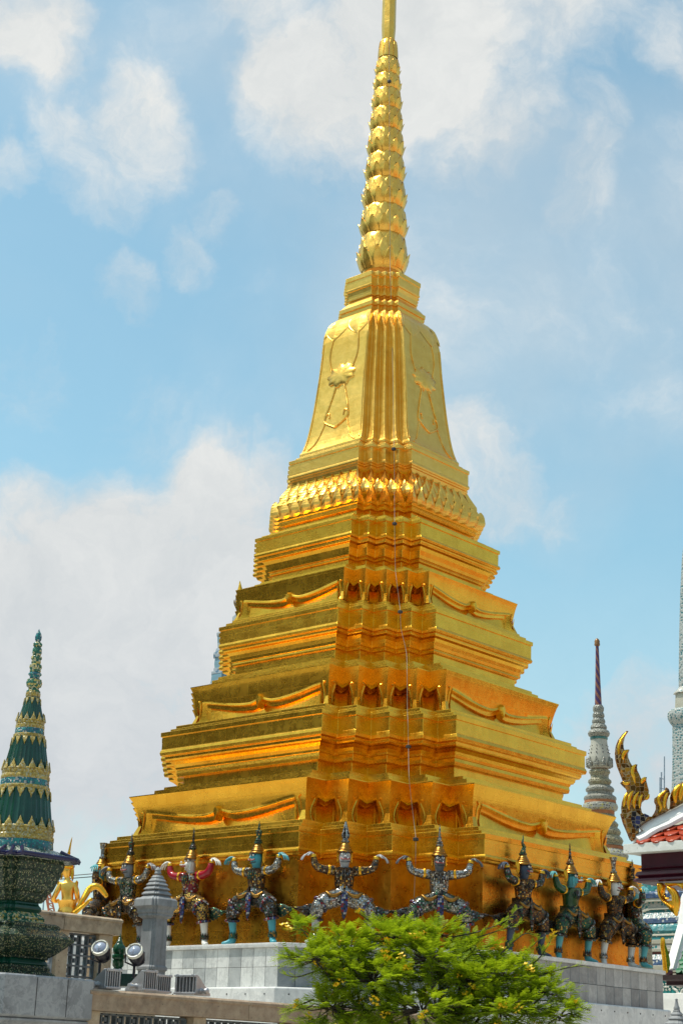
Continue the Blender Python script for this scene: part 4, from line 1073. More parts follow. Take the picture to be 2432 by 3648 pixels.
def flood(u0, u1, vt, vb, Y, side, label, n=6):
    """wedge shaped floodlight: slatted front between pixels u0..u1, top vt, bottom vb; side = where the wedge cheek shows"""
    a = at(u0, vb, Y); b = at(u1, vb, Y); t = at((u0+u1)/2, vt, Y)
    wd = (b-a).length; h = t.z-a.z
    o = empty('floodlight', (a+b)/2, radians(42 if side < 0 else -26)); tag(o, label, 'floodlight', 'slatted floodlights on the low balustrade')
    d = .24
    wd = wd/cos(radians(42 if side < 0 else 26))
    # housing: cheeks + sloping back
    for s in (-1, 1):
        mb = MB(); x = s*wd/2
        mb.plate([(x, .0, h), (x, .03, h), (x+.0, d, .02), (x, d, 0), (x, 0, 0)], .014, (1, 0, 0), bevel=.004); mb.build('cheek', ALU, o)
    mb = MB(); mb.loft([[(-wd/2+.007, .01, h-.008), (wd/2-.007, .01, h-.008), (wd/2-.007, d, .012), (-wd/2+.007, d, .012)], [(-wd/2+.007, .022, h-.002), (wd/2-.007, .022, h-.002), (wd/2-.007, d+.006, .022), (-wd/2+.007, d+.006, .022)]])
    mb.build('back_plate', ALU, o)
    mb = MB(); mb.box((0, d/2, .004), (wd-.014, d, .012)); mb.build('base_plate', ALU, o)
    mb = MB()
    for i in range(n):
        x = -wd/2 + wd*(i+.5)/n; mb.box((x, -.006, h/2), (.008, .014, h-.03))
    mb.build('slats', ALU, o, bevel=.002)
    for z_ in (h-.008, .010):
        mb = MB(); mb.box((0, -.004, z_), (wd+.012, .026, .018)); mb.build('grille_bar', ALU, o, bevel=.003)
    gl = MB(); gl.box((0, .02, h/2), (wd-.02, .006, h-.02)); gl.build('glass', glassmat('flood_glass', (.16, .17, .18)), o)
    x = (wd/2+.03) if side > 0 else (-wd/2-.03)
    mb = MB(); ax = Matrix.Rotation(pi/2, 4, 'Y'); mb.lathe([(.010,-.05),(.024,-.046),(.026,-.02),(.020,-.016),(.020,.016),(.026,.02),(.026,.034),(.018,.04)], 18)
    mb.v = [tuple((Matrix.Translation((x, .09, .032)) @ ax) @ Vector(q)) for q in mb.v]; kn = mb.build('pivot_knob', ALU, o, auto=40)
    for s in (-1, 1):
        mb = MB(); mb.box((s*wd*.38, -.016, h-.006), (.018, .014, .022)); mb.build('clip', ALU, o, bevel=.002)
    return o
flood(378, 423, 3453, 3524, 13.25, -1, 'silver slatted floodlight at the pedestal end of the low balustrade')
flood(512, 553, 3458, 3531, 13.75, -1, 'second silver slatted floodlight from the pedestal, its triangular cheek in view')
flood(556, 604, 3474, 3538, 14.0, -1, 'darker slatted floodlight tucked directly below the stone post', 7)
flood(622, 696, 3474, 3543, 14.1, 1, 'silver floodlight with open slats and large knob, farthest right on the low balustrade', 6)
# ================================================================== right: roof corner with gilded naga finials
RED = plain('red_glazed_tile', (.42, .055, .02), .22, var=.25, scale=9, bmp=.06)
MAROON = plain('maroon_lacquer', (.055, .002, .012), .35, var=.2, bmp=.04)
CREAMP = stone('weathered_white_paint', (.58, .58, .53), (.72, .72, .68), speck=(.3,.3,.28), dirt=.25, sc=.8, dirtcol=(.38,.38,.35))
NAGA = mosaic('gilt_mirror_mosaic', [(.34,.14,.015),(.24,.08,.010),(.42,.19,.02),(.14,.05,.008),(.28,.11,.012)], 24, rough=.22, metal=.9, tilt=.35, grout=(.34,.26,.13), gw=.05)
NAGAB = mosaic('blue_black_mosaic', [(.02,.02,.05),(.03,.03,.10),(.015,.015,.02)], 26, rough=.2, metal=.4, tilt=.35, grout=(.30,.25,.15), gw=.05)
GILTB = gold('bright_gilt', hi=(1.0,.58,.06), lo=(.80,.38,.02), r0=.2, r1=.4, waves=.4, grime=.2, fine=.3)
Y0 = 15.0
c0 = at(2222, 3012, Y0)
hall = empty('red_roofed_pavilion', (c0.x, c0.y, GROUND), 0)
tag(hall, 'pavilion roof corner with red scale tiles, white bargeboards and maroon frieze at the right edge', 'building')
O_ = Vector((c0.x, c0.y, GROUND))
HN = cn                                               # the hip of the roof runs in the vertical plane with this normal
def gp(u, v, off=0.0): return onplane(u, v, c0 + HN*off, HN) - O_
s5 = 4.278
g5 = lambda x, y: (2180+x/s5, 2550+y/s5)
# gable-plane pieces traced as outlines, each with its own thickness
# red roof plane along the eave, with scalloped tiles
hipd = (gp(*g5(1078, 1560)) - gp(*g5(290, 1880))).normalized()       # hip direction
rk = hipd - E1*hipd.dot(E1); rk.normalize()                     # straight up the roof slope
mb = MB(); b0 = c0 - O_ + Vector((0,0,-.012)); L = 2.2
hl_ = hipd*(2.0/hipd.dot(HB)); q = [b0, b0 + E1*4.4, b0 + E1*4.4 - E1*hl_.dot(E1) + hl_*0 + rk*(hl_ - E1*hl_.dot(E1)).length, b0 + hl_]; q[2] = b0 + hl_ + E1*.5; nn = (E1.cross(rk)).normalized()
if nn.z < 0: nn = -nn
mb.add([p for p in q] + [p - nn*.05 for p in q], [(0,1,2,3),(7,6,5,4),(0,4,5,1),(1,5,6,2),(2,6,7,3),(3,7,4,0)]); mb.build('roof_slope', RED, hall)
mb = MB(); tw = .150; th = .12
for row in range(16):
    hx = hipd.dot(E1)/hipd.dot(rk)*(row*th + .10)
    for j in range(16):
        cx = (j + (.5 if row % 2 else 0))*tw + .03 + int(hx/tw)*tw
        if cx < hx + .02 or cx > 4.4 - hx: continue
        base = b0 + E1*cx + rk*(row*th + .14) + nn*.012
        out = [(-.5, 0), (-.5, -.55), (-.38, -.82), (-.2, -.97), (0, -1.02), (.2, -.97), (.38, -.82), (.5, -.55), (.5, 0)]
        top = [base + E1*(a*tw*.97) + rk*(b*th*1.25) + nn*(.022 if b < -.3 else .004) for a, b in out]
        bot = [p - nn*.018 for p in top]; k = len(out)
        fs = [tuple(range(k)), tuple(reversed(range(k, 2*k)))] + [(i, k+i, k+(i+1) % k, (i+1) % k) for i in range(k)]
        mb.add(top+bot, fs)
mb.build('scale_tiles', RED, hall, bevel=.003)
# eave board, bargeboards
mb = MB(); e0 = gp(*g5(196, 1962)); ht = abs((gp(*g5(196, 2108)) - e0).z)
for z0, z1, a, b, st in ((0, -ht, -.0, .10, 0),):
    p0 = e0 - HB*.02; rings = []
    for t in (-.01, L): rings.append([p0 + E1*t + HB*y + Vector((0,0,z)) for y, z in ((0, 0),(.16, 0),(.16, -ht*.9),(.02, -ht),(-.004, -ht*.96))])
    mb.loft(rings)
mb.build('eave_board', CREAMP, hall, bevel=.003)
def bargeband(pts, w_, h1, th_, name='ridge_band'):
    """white mortar band along the hip: a sloping weathered face above an upright edge, the same on both sides"""
    P = smoothcurve([gp(*g5(x, y)) for x, y in pts], 4); rings = []
    for i, p in enumerate(P):
        d = (P[min(i+1, len(P)-1)] - P[max(i-1, 0)]).normalized(); n_ = HN.cross(d).normalized(); n_ = n_ if n_.z > 0 else -n_
        rings.append([p - HN*.01, p + HN*.01, p + HN*w_ - n_*h1, p + HN*w_ - n_*(h1+th_), p - HN*w_ - n_*(h1+th_), p - HN*w_ - n_*h1])
    mb = MB(); mb.loft(rings); return mb.build(name, WHITE, hall, bevel=.005)
bargeband([(405,1700),(480,1640),(612,1565),(760,1500),(900,1435),(1090,1340),(1500,1110),(2400,640)], .06, .058, .028)
bargeband([(318,1815),(395,1782),(480,1725),(612,1650),(760,1590),(900,1515),(1090,1415),(1500,1190),(2400,720)], .11, .052, .032)
# the other slope of the hip
n3 = HB.cross(hipd).normalized(); q = [b0, b0 + hl_, b0 + hl_ + HB*.6, b0 + HB*4.0]
mb = MB(); mb.add([p for p in q] + [p - Vector((0,0,.05)) for p in q], [(0,1,2,3),(7,6,5,4),(0,4,5,1),(1,5,6,2),(2,6,7,3),(3,7,4,0)]); mb.build('roof_slope', RED, hall)
# frieze under the eave
fb = onplane(2281, 3046, c0 + HB*.12 , HB) - O_
mb = MB(); fz_ = [(0,-.02),(0,.0)]
dz = lambda v: (onplane(2283, v, c0 + HB*.12, HB) - O_).z
prof = [(0, dz(3040)), (0, dz(3092)), (-.025, dz(3095)), (.0, dz(3100)), (.0, dz(3104)), (-.03, dz(3107)), (-.045, dz(3120)), (-.02, dz(3127)), (-.05, dz(3133)), (-.055, dz(3141)), (-.02, dz(3146))]
rings = []
base = Vector((fb.x, fb.y, 0)); 
for y_in, lst in ((0, prof),):
    for t, ext in ((0, 1), (L-.2, 0)):
        rings.append([base + E1*(t + (d if ext else 0)) + HB*d*1.0 + Vector((0,0,z)) for d, z in lst] + [base + E1*t + HB*.9 + Vector((0,0,lst[-1][1])), base + E1*t + HB*.9 + Vector((0,0,lst[0][1]))])
mb.loft([list(reversed(r)) for r in rings]); mb.build('frieze', MAROON, hall, bevel=.003)
# soffit and two columns that carry it
mb = MB(); sz = dz(3042)
q = [e0 + E1*(-.0) + Vector((0,0,-ht*.9)), e0 + E1*L + Vector((0,0,-ht*.9)), e0 + E1*L + HB*1.2 + Vector((0,0,-ht*.9)), e0 + HB*1.2 + Vector((0,0,-ht*.9))]
mb.add(q + [p + Vector((0,0,.03)) for p in q], [(3,2,1,0),(4,5,6,7),(0,1,5,4),(1,2,6,5),(2,3,7,6),(3,0,4,7)]); mb.build('soffit', CREAMP, hall)
for t in (1.6, 2.05):
    c = base + E1*t + HB*.35; zt_ = prof[-1][1]
    mb = MB(); mb.lathe([(.10, 0), (.10, .12), (.08, .14), (.075, zt_-.15), (.09, zt_-.10), (.10, zt_)], 12, (c.x, c.y, 0)); mb.build('column', WHITE, hall, auto=40)
# hanging gilt bracket
s6 = 3.933
def fp(x, y): return onplane(2180+x/s6, 3050+y/s6, c0 + HB*.10, HB) - O_
def bracket(dx):
    mb = MB()
    P = [(640,375),(700,372),(735,420),(725,500),(700,560),(740,620),(800,640),(845,620),(838,560),(800,510),(770,470),(790,430),(850,440),(905,500),(930,570),(942,650),(930,720),(905,790),(892,840),(872,790),(845,745),(800,715),(765,690),(720,655),(680,600),(655,540),(640,460)]
    mb.plate([fp(x+dx, y) for x, y in P], .07, HB, bevel=.018); b = mb.build('bracket', GILTB, hall, auto=40)
    for Q in ([(668,400),(672,500),(690,570),(740,640),(800,680),(860,730)], [(800,440),(860,480),(900,560),(905,660),(890,760)], [(820,600),(780,600),(760,560)]):
        m2 = MB(); m2.tube(smoothcurve([fp(x+dx, y) - HB*.04 for x, y in Q], 5), .009, 6); m2.build('scroll', GOLDORN, b, smooth=True)
bracket(0)
mb = MB(); P = [(740,375),(1000,375),(1000,470),(960,440),(900,410),(840,420),(790,430),(750,410)]
mb.plate([fp(x, y) for x, y in P], .06, HB, bevel=.015); mb.build('bracket_arm', GILTB, hall, auto=40)
# naga finials: each a thing of its own, standing on the roof
def gfin(name, label, outline, ridges, mat, off, thick, dark=None):
    P = [gp(*g5(x, y), off) for x, y in outline]
    b = min(P, key=lambda p: p.z); o = empty(name, O_ + b, 0); tag(o, label, 'roof finial', 'gilded finials along the pavilion gable')
    P = [p - b for p in P]
    mb = MB(); mb.plate(P, thick, HN, bevel=.012); bd = mb.build('body', mat, o, auto=45)
    for rd, w_ in ridges:
        m2 = MB(); R = [gp(*g5(x, y), off) - b + HN*(thick*.40) for x, y in rd]; n = len(R); C_ = smoothcurve(R, 4)
        m2.tube(C_, [w_*(.35+.65*sin(pi*(i+.6)/(len(C_)))) for i in range(len(C_))], 6); m2.build('ridge', GILTB, o, smooth=True)
    if dark:
        m3 = MB(); m3.plate([gp(*g5(x, y), off) - b + HN*(thick*.42) for x, y in dark], thick*.34, HN, bevel=.006); m3.build('dark_scales', NAGAB, o, auto=40)
    return o
out = [(235,245),(205,235),(150,285),(90,365),(55,460),(42,560),(48,660),(75,770),(115,870),(160,985),(122,1020),(160,1065),(215,1115),(228,1140),(180,1220),(150,1310),(138,1400),(145,1480),(128,1490),(165,1640),(230,1790),(265,1880),(300,1915),(330,1890),(345,1830),(395,1790),(400,1710),(470,1650),(540,1610),(612,1560),(600,1545),(520,1530),(470,1505),(440,1480),(425,1400),(440,1330),(490,1285),(540,1230),(548,1150),(525,1060),(508,990),(510,940),(485,940),(430,975),(405,905),(372,840),(365,790),(372,750),(340,742),(290,765),(255,700),(232,640),(230,580),(248,535),(232,520),(180,545),(165,500),(160,430),(180,330)]
gfin('naga_finial', 'tall gilded mirror mosaic naga finial curling up from the red roof corner', out,
   [([(205,260),(130,360),(85,470),(75,580),(85,680)], .016), ([(225,540),(170,570),(140,640),(150,690)], .022), ([(345,760),(300,800),(285,880),(310,960),(325,1060)], .022), ([(490,955),(440,1000),(420,1050)], .022),
    ([(140,1020),(200,1050),(250,1010)], .018), ([(300,1150),(250,1230),(225,1340),(235,1460)], .022), ([(390,1160),(330,1250),(310,1350),(320,1440)], .020), ([(440,1200),(400,1300),(390,1440)], .018), ([(215,1180),(175,1270),(160,1400)], .018), ([(480,1285),(520,1260),(535,1200)], .015)],
   NAGA, .0, .10, [(270,1470),(330,1455),(370,1500),(420,1530),(470,1500),(540,1535),(480,1620),(400,1690),(380,1770),(330,1760),(290,1690),(260,1600)])
out = [(600,1535),(640,1480),(665,1420),(665,1360),(640,1310),(645,1255),(700,1215),(760,1165),(800,1140),(810,1095),(850,1120),(875,1190),(850,1230),(830,1290),(820,1350),(830,1420),(870,1440),(800,1480),(700,1525),(620,1570)]
gfin('naga_finial', 'small gilded leaf finial second up the white bargeboard', out, [([(800,1150),(720,1220),(680,1290),(720,1400),(690,1490)], .02), ([(820,1180),(780,1290),(770,1420)], .02)], NAGA, .0, .09)
out = [(870,1425),(885,1340),(880,1240),(900,1160),(950,1080),(1020,1030),(1080,1000),(1150,960),(1140,1080),(1110,1200),(1100,1290),(1080,1330),(980,1385),(900,1430)]
gfin('naga_finial', 'largest leaf finial at the very right edge, gold with a blue back', out, [([(1040,1060),(960,1130),(930,1230),(945,1340)], .03), ([(1090,1040),(1030,1150),(1010,1300)], .025)], NAGA, .0, .09)

# ================================================================== lower right: green roof and grey cap
GRT = plain('green_glazed_tile', (.02, .15, .06), .25, var=.3, scale=9, bmp=.06)
Y1 = 31.0
def q6(x, y, Y=Y1): return at(2180+x/s6, 3050+y/s6, Y)
gc = q6(790, 1600); gr = empty('green_roofed_pavilion', (gc.x, gc.y, GROUND), 0); G_ = Vector((gc.x, gc.y, GROUND))
tag(gr, 'small pavilion roof of green scale tiles with broad white edge at the lower right', 'building')
def gpl(pts, off): return [onplane(2180+x/s6, 3050+y/s6, gc + E1*off, E1) - G_ for x, y in pts]
mb = MB(); mb.plate(gpl([(785,1590),(850,1600),(1010,1100),(1300,250),(1300,0),(1010,560),(960,960)], 0), .16, E1, bevel=.01); mb.build('bargeboard', WHITE, gr)
mb = MB(); mb.plate(gpl([(862,1600),(880,1600),(1030,1110),(1300,350),(1300,270),(1010,1090)], .06), .12, E1, bevel=.008); mb.build('bargeboard', WHITE, gr)
sl0 = gpl([(880,1640)], .1)[0]; rkg = (gpl([(1300,360)], .1)[0] - sl0).normalized(); nn = E1.cross(rkg).normalized(); nn = nn if nn.z > 0 else -nn
mb = MB(); q = [sl0, sl0 + E1*2.2, sl0 + E1*2.2 + rkg*3.0, sl0 + rkg*3.0]
mb.add(q + [p - nn*.06 for p in q], [(0,1,2,3),(7,6,5,4),(0,4,5,1),(1,5,6,2),(2,6,7,3),(3,7,4,0)]); mb.build('roof_slope', GRT, gr)
mb = MB()
for row in range(26):
    for j in range(16):
        cx = (j + (.5 if row % 2 else 0))*.13 + .07; base_ = sl0 + E1*cx + rkg*(row*.10+.1) + nn*.012
        top = [base_ + E1*(a*.125) + rkg*(b*.12) + nn*(.02 if b < -.3 else .004) for a, b in ((-.5,0),(-.5,-.5),(-.3,-.85),(0,-1.0),(.3,-.85),(.5,-.5),(.5,0))]
        bot = [p - nn*.015 for p in top]; k = 7
        mb.add(top+bot, [tuple(range(k)), tuple(reversed(range(k, 2*k)))] + [(i, k+i, k+(i+1) % k, (i+1) % k) for i in range(k)])
mb.build('scale_tiles', GRT, gr)
mb = MB(); e_ = sl0 - rkg*.02
mb.loft([[e_ + E1*t + HB*y + Vector((0,0,z)) for y, z in ((-.15,-.02),(.5,-.02),(.5,-.19),(.05,-.19),(.05,-.13),(-.10,-.11))] for t in (-.22, 2.3)]); mb.build('eave', plain('dark_maroon_eave', (.03,.006,.012), .4, bmp=.03), gr, bevel=.006)
mb = MB(); c_ = sl0 + E1*1.9 + HB*.3; mb.lathe([(.14,0),(.14,.15),(.11,.18),(.10,c_.z-.4),(.13,c_.z-.3)], 12, (c_.x, c_.y, 0)); mb.build('column', WHITE, gr, auto=40)
P = [onplane(2180+x/s6, 3050+y/s6, gc + E1*.02, E1) for x, y in [(700,1140),(722,1230),(760,1340),(780,1430),(790,1520),(772,1600),(760,1645),(735,1640),(722,1560),(715,1460),(700,1350),(688,1260)]]
b_ = min(P, key=lambda p: p.z); fo = empty('slim_finial', b_, 0); tag(fo, 'slim curved gold finial at the low end of the green tiled roof', 'roof finial')
mb = MB(); mb.plate([p-b_ for p in P], .09, E1, bevel=.025); mb.build('blade', GILTB, fo, auto=45)
mb = MB(); mb.tube([Vector((0,0,.02)) + q for q in (Vector((-.02,0,0)), Vector((.10,0,.0)))], .05, 8); mb.build('foot', MAROON, fo)

p = at(2410, 3640, 13.2); k = depth(p)/F
cap = empty('stone_bud_cap', (p.x, p.y, p.z-1.0), RZ); tag(cap, 'grey stone stepped bud cap poking up at the bottom right corner', 'finial')
cz_ = lambda v: zv(p.x, p.y, v) - (p.z-1.0)
mb = MB()
for a, v, h in ((12,3600,10),(20,3612,12),(28,3627,14),(38,3645,16),(46,3664,18)):
    mb.loft([ring12(q_*a*k/1.1, q_*a*k*.12, cz_(v+dv)) for q_, dv in ((.82,h*.6),(1,h*.35),(1,h*.15),(.66,-h*.6))])
mb.build('stepped_base', PGREY, cap, bevel=.002)
mb = MB(); mb.lathe([(9*k,cz_(3602)),(11*k,cz_(3596)),(11*k,cz_(3590)),(8*k,cz_(3584)),(5.5*k,cz_(3572)),(4.2*k,cz_(3565)),(5.5*k,cz_(3562)),(5*k,cz_(3559)),(1*k,cz_(3557))], 18); mb.build('bud', PGREY, cap, auto=40)
mb = MB(); mb.loft([ring12(.12,.014,0), ring12(.12,.014,cz_(3672))]); mb.build('shaft', PGREY, cap)

# ================================================================== far prangs
def bandmat(name, base, motif, scale=14, thr=.30, rough=.35, third=None):
    m, t, b = newmat(name); c = coord(t)
    v = t.vor(c, scale, 'F1', 'Distance', .7); e = t.smooth(v, thr-.05, thr+.05)
    k = t.mix(e, motif, base)
    if third: k = t.mix(t.smooth(t.noise(c, scale*.9, 3), .56, .62), k, third)
    n = t.noise(c, 6, 5); k = t.mix(t.math('MULTIPLY', t.smooth(n, .45, .75), .35), k, (.25, .24, .22))
    t.put(b.inputs['Base Color'], k); b.inputs['Roughness'].default_value = rough
    t.put(b.inputs['Normal'], bump(t, v, .6, .03)); return m
PW = bandmat('pale_porcelain_relief', (.27, .26, .21), (.07, .07, .06), 26, .36)
PWH = bandmat('white_porcelain_flowers', (.38, .37, .31), (.09, .08, .08), 18, .36, third=(.45,.40,.12))
PYEL = bandmat('yellow_porcelain_relief', (.29, .26, .15), (.08, .06, .04), 24, .36)
POR = plain('orange_brick_band', (.38, .14, .05), .7, var=.2, bmp=.1)
PPUR = None
def spiralmat(name, a, b_):
    m, t, b = newmat(name); c = coord(t); s = t.node('ShaderNodeSeparateXYZ', i_0=c)
    an = t.math('ARCTAN2', s.outputs[1], s.outputs[0]); ph = t.math('ADD', t.math('MULTIPLY', an, 3.0), t.math('MULTIPLY', s.outputs[2], 26.0))
    k = t.mix(t.smooth(t.math('SINE', ph), -.1, .35), a, b_); t.put(b.inputs['Base Color'], k); b.inputs['Roughness'].default_value = .35; return m
PPUR = spiralmat('purple_gold_spiral', (.06, .02, .09), (.24, .09, .05))
WX = at(2133, 2700, 42.0); wz = lambda v: zv(WX.x, WX.y, v); wk_ = lambda v: depth(Vector((WX.x, WX.y, wz(v))))/F
s5b = 1.96
wp = empty('white_prang', (WX.x, WX.y, GROUND), RZ); tag(wp, 'pale porcelain prang with a slim purple spire, beyond the right flank of the gold chedi', 'prang')
def wl(prof, name, mat, n=24, fl=0.0):
    mb = MB(); P = [(r/s5b, 1950+y/s5b) for r, y in prof]
    mb.lathe([(r*wk_(v), wz(v)-GROUND) for r, v in reversed(P)], n); return mb.build(name, mat, wp, auto=35)
sp_ = wl([(2,634),(12,642),(19,655),(18,668),(20,676),(20,684),(13,690)], 'tip_bud', plain('brown_gilt_bud', (.25,.12,.04), .4, metal=.3, bmp=.05), 12)
wl([(11,688),(14,800),(19,960),(25,1108)], 'spiral_spire', PPUR, 14)
wl([(30,1104),(39,1120),(38,1140),(33,1152),(40,1165),(42,1180),(36,1192),(44,1206),(47,1220),(42,1234),(54,1246),(58,1262),(52,1272),(70,1284),(77,1300),(72,1316),(60,1326)], 'ringed_neck', PW)
wl([(58,1324),(62,1332),(60,1344)], 'teal_ring', plain('teal_ring_glaze', (.05,.16,.15), .3, bmp=0))
bb = wl([(56,1342),(58,1370),(66,1420),(76,1465),(80,1500),(78,1520),(66,1540),(54,1550)], 'lotus_bulb', plain('cream_plaster', (.42,.40,.33), .6, var=.12, bmp=.1))
for j in range(10):
    a = 2*pi*j/10; mb = MB()
    for (y, r, sz) in ((1390,62,3.2),(1415,67,3.8),(1440,73,4.4)):
        v = 1950+y/s5b; R = r/s5b*wk_(v); mb.sphere((R*cos(a), R*sin(a), wz(v)-GROUND), sz/s5b*wk_(v)*1.1, 4)
    v0, v1, v2 = (1950+y/s5b for y in (1470,1520,1360))
    R = 82/s5b*wk_(v1)
    mb.build('inset_studs', plain('dark_stud', (.06,.05,.06), .4, bmp=0), bb)
    mp = MB(); hh = 30/s5b*wk_(v1); z = wz(v1)-GROUND
    mp.plate([(R*cos(a) - sin(a)*x*hh, R*sin(a) + cos(a)*x*hh, z + y*hh) for x, y in ((-.55,-.6),(-.6,.4),(0,1.7),(.6,.4),(.55,-.6))], .09, (cos(a), sin(a), 0), bevel=.03); mp.build('lotus_leaf', PW, bb)
wl([(56,1546),(58,1556)], 'orange_band', POR)
wl([(60,1552),(72,1560),(74,1575),(64,1588),(62,1608),(66,1618),(80,1628),(82,1642),(74,1652),(70,1668)], 'ringed_body', PYEL)
wl([(70,1664),(90,1676),(100,1690),(98,1704),(86,1712),(88,1730),(100,1736),(112,1746),(114,1760),(108,1772)], 'ringed_body', PW)
wl([(108,1768),(110,1780),(112,1790)], 'orange_band', POR)
wl([(104,1786),(118,1796),(124,1815),(118,1834),(100,1844)], 'flower_garland', PWH)
wl([(98,1842),(98,1868)], 'orange_band', POR)
wl([(96,1866),(106,1884),(104,1900),(98,1910),(112,1920),(124,1936),(120,1948),(116,1958),(132,1972),(140,1990),(136,2004),(130,2014),(146,2030),(156,2050),(150,2066),(146,2078),(158,2090)], 'ringed_body', PYEL)
wl([(150,2086),(160,2096),(160,2120)], 'orange_band', POR)
wl([(160,2116),(180,2130),(190,2155),(184,2176),(170,2190)], 'flower_garland', PWH)
wl([(170,2188),(200,2200),(224,2215),(222,2235),(206,2250)], 'flower_garland', PWH)
wl([(206,2245),(220,2300),(230,2400),(270,2420),(280,2600),(330,2640),(345,3000),(400,3040),(420,3500)], 'lower_tiers', PYEL)

# teal and white prang at the right edge
TW = bandmat('white_teal_porcelain', (.42, .43, .40), (.03, .17, .19), 14, .36)
TT = bandmat('teal_porcelain_relief', (.03, .20, .21), (.50, .49, .43), 8, .28)
TB = bandmat('blue_porcelain_relief', (.04, .08, .17), (.48, .48, .44), 9, .3)
TL = bandmat('white_lattice_porcelain', (.42, .40, .35), (.03, .17, .17), 9, .36)
TC = plain('cream_band', (.46, .43, .34), .55, var=.12, bmp=.1); TR = plain('dusty_red_band', (.20, .06, .05), .6, bmp=.05)
KX = at(2474, 2800, 45.0); kz = lambda v: zv(KX.x, KX.y, v); kk_ = lambda v: depth(Vector((KX.x, KX.y, kz(v))))/F
kp = empty('teal_prang', (KX.x, KX.y, GROUND), RZ); tag(kp, 'teal and white porcelain prang at the right edge, its banded base behind the statues', 'prang')
axu = lambda v: 1216 + F*(RT.dot(Vector((KX.x, KX.y, kz(v)))))/depth(Vector((KX.x, KX.y, kz(v))))
def kt(prof, name, mat):
    """prof: (left edge pixel u, v) ; redented square section"""
    mb = MB(); R = []
    for u, v in reversed(prof):
        a = (axu(v)-u)*kk_(v)/1.08; R.append(ring12(a, a*.18, kz(v)-GROUND))
    mb.loft(R); return mb.build(name, mat, kp, bevel=.01)
kt([(2436,1900),(2428,2000),(2424,2100),(2421,2250),(2420,2400),(2420,2455)], 'shaft', TW)
kt([(2420,2450),(2404,2468),(2402,2474)], 'collar', TL)
kt([(2410,2472),(2408,2530)], 'niche_storey', TC)
kt([(2400,2528),(2386,2536),(2384,2552),(2386,2564),(2392,2576),(2402,2590)], 'bracket_ledge', TW)
kt([(2400,2588),(2401,2700),(2399,2800),(2396,2830)], 'column_storey', TW)
kt([(2396,2828),(2370,2850),(2340,3000),(2318,3120)], 'middle_tiers', TC)
for k in range(4):
    pass
kt([(2318,3118),(2306,3150),(2302,3190)], 'lotus_storey', TT)
kt([(2302,3188),(2290,3196),(2290,3214)], 'scroll_band', TB)
kt([(2294,3213),(2292,3226)], 'cream_band', TC); kt([(2304,3225),(2306,3248)], 'lattice_band', TL)
kt([(2302,3247),(2300,3254)], 'cream_band', TC); kt([(2310,3253),(2310,3266)], 'tile_band', TT)
kt([(2300,3265),(2296,3272),(2284,3286)], 'petal_shoulder', TW); kt([(2284,3285),(2282,3304)], 'scroll_band', TB)
kt([(2288,3303),(2276,3316),(2270,3332),(2274,3344)], 'claw_storey', TT)
kt([(2268,3343),(2266,3350)], 'cream_band', TC); kt([(2270,3349),(2268,3364)], 'scroll_band', TT); kt([(2262,3363),(2262,3378)], 'cream_band', TC)
kt([(2266,3377),(2262,3396)], 'lattice_band', TL); kt([(2254,3395),(2254,3406)], 'cream_band', TC); kt([(2262,3405),(2262,3416)], 'recessed_band', TR)  # dusty red band, set back from its neighbours
kt([(2258,3415),(2244,3434)], 'petal_shoulder', TW); kt([(2244,3433),(2240,3456)], 'scroll_band', TB); kt([(2232,3455),(2232,3480)], 'cream_band', TC); kt([(2240,3479),(2240,3486)], 'recessed_band', TR)
kt([(2226,3485),(2226,3508)], 'cream_band', TC)
bl_ = kt([(2232,3507),(2232,3554)], 'flower_panel', plain('teal_tile', (.02,.24,.24), .3, var=.15, bmp=.05))
v = 3531; a = (axu(v)-2232)*kk_(v)/1.08; hh = 44*kk_(v)/2*.9; zc = kz(v)-GROUND
fm = plain('white_porcelain_motif', (.62,.60,.54), .4, var=.1, bmp=.05)
for fx, fy, tx, ty in ((1,0,0,1),(0,-1,1,0)):
    n_ = 7
    for j in range(n_):
        o_ = -a*.62 + 2*a*.62*j/(n_-1); mb = MB()
        def pt(x, z): return (fx*(a+.01) + tx*(o_+x), fy*(a+.01) + ty*(o_+x), zc+z)
        if j % 2 == 0:
            R_ = [pt(hh*1.05*cos(t)*(1+.22*cos(4*t)), hh*1.0*sin(t)*(1+.22*cos(4*t))) for t in [2*pi*i/32 for i in range(32)]]
            mb.tube(R_ + R_[:1], .035, 6); mb.sphere(pt(0, 0), hh*.28, 5)
            for t in range(4): mb.sphere(pt(hh*.42*cos(t*pi/2), hh*.42*sin(t*pi/2)), hh*.17, 4)
        else:
            mb.sphere(pt(0, 0), hh*.25, 5)
            for t in range(4):
                c_ = pt(hh*.95*cos(t*pi/2+pi/4), hh*.62*sin(t*pi/2+pi/4)); mb.sphere(c_, hh*.25, 4); mb.sphere(pt(hh*.4*cos(t*pi/2), hh*.5*sin(t*pi/2)), hh*.2, 4)
        mb.build('flower_motif', fm, bl_)
kt([(2220,3553),(2216,3575),(2210,3640),(2160,3660),(2150,3760)], 'white_plinth', WHITE)

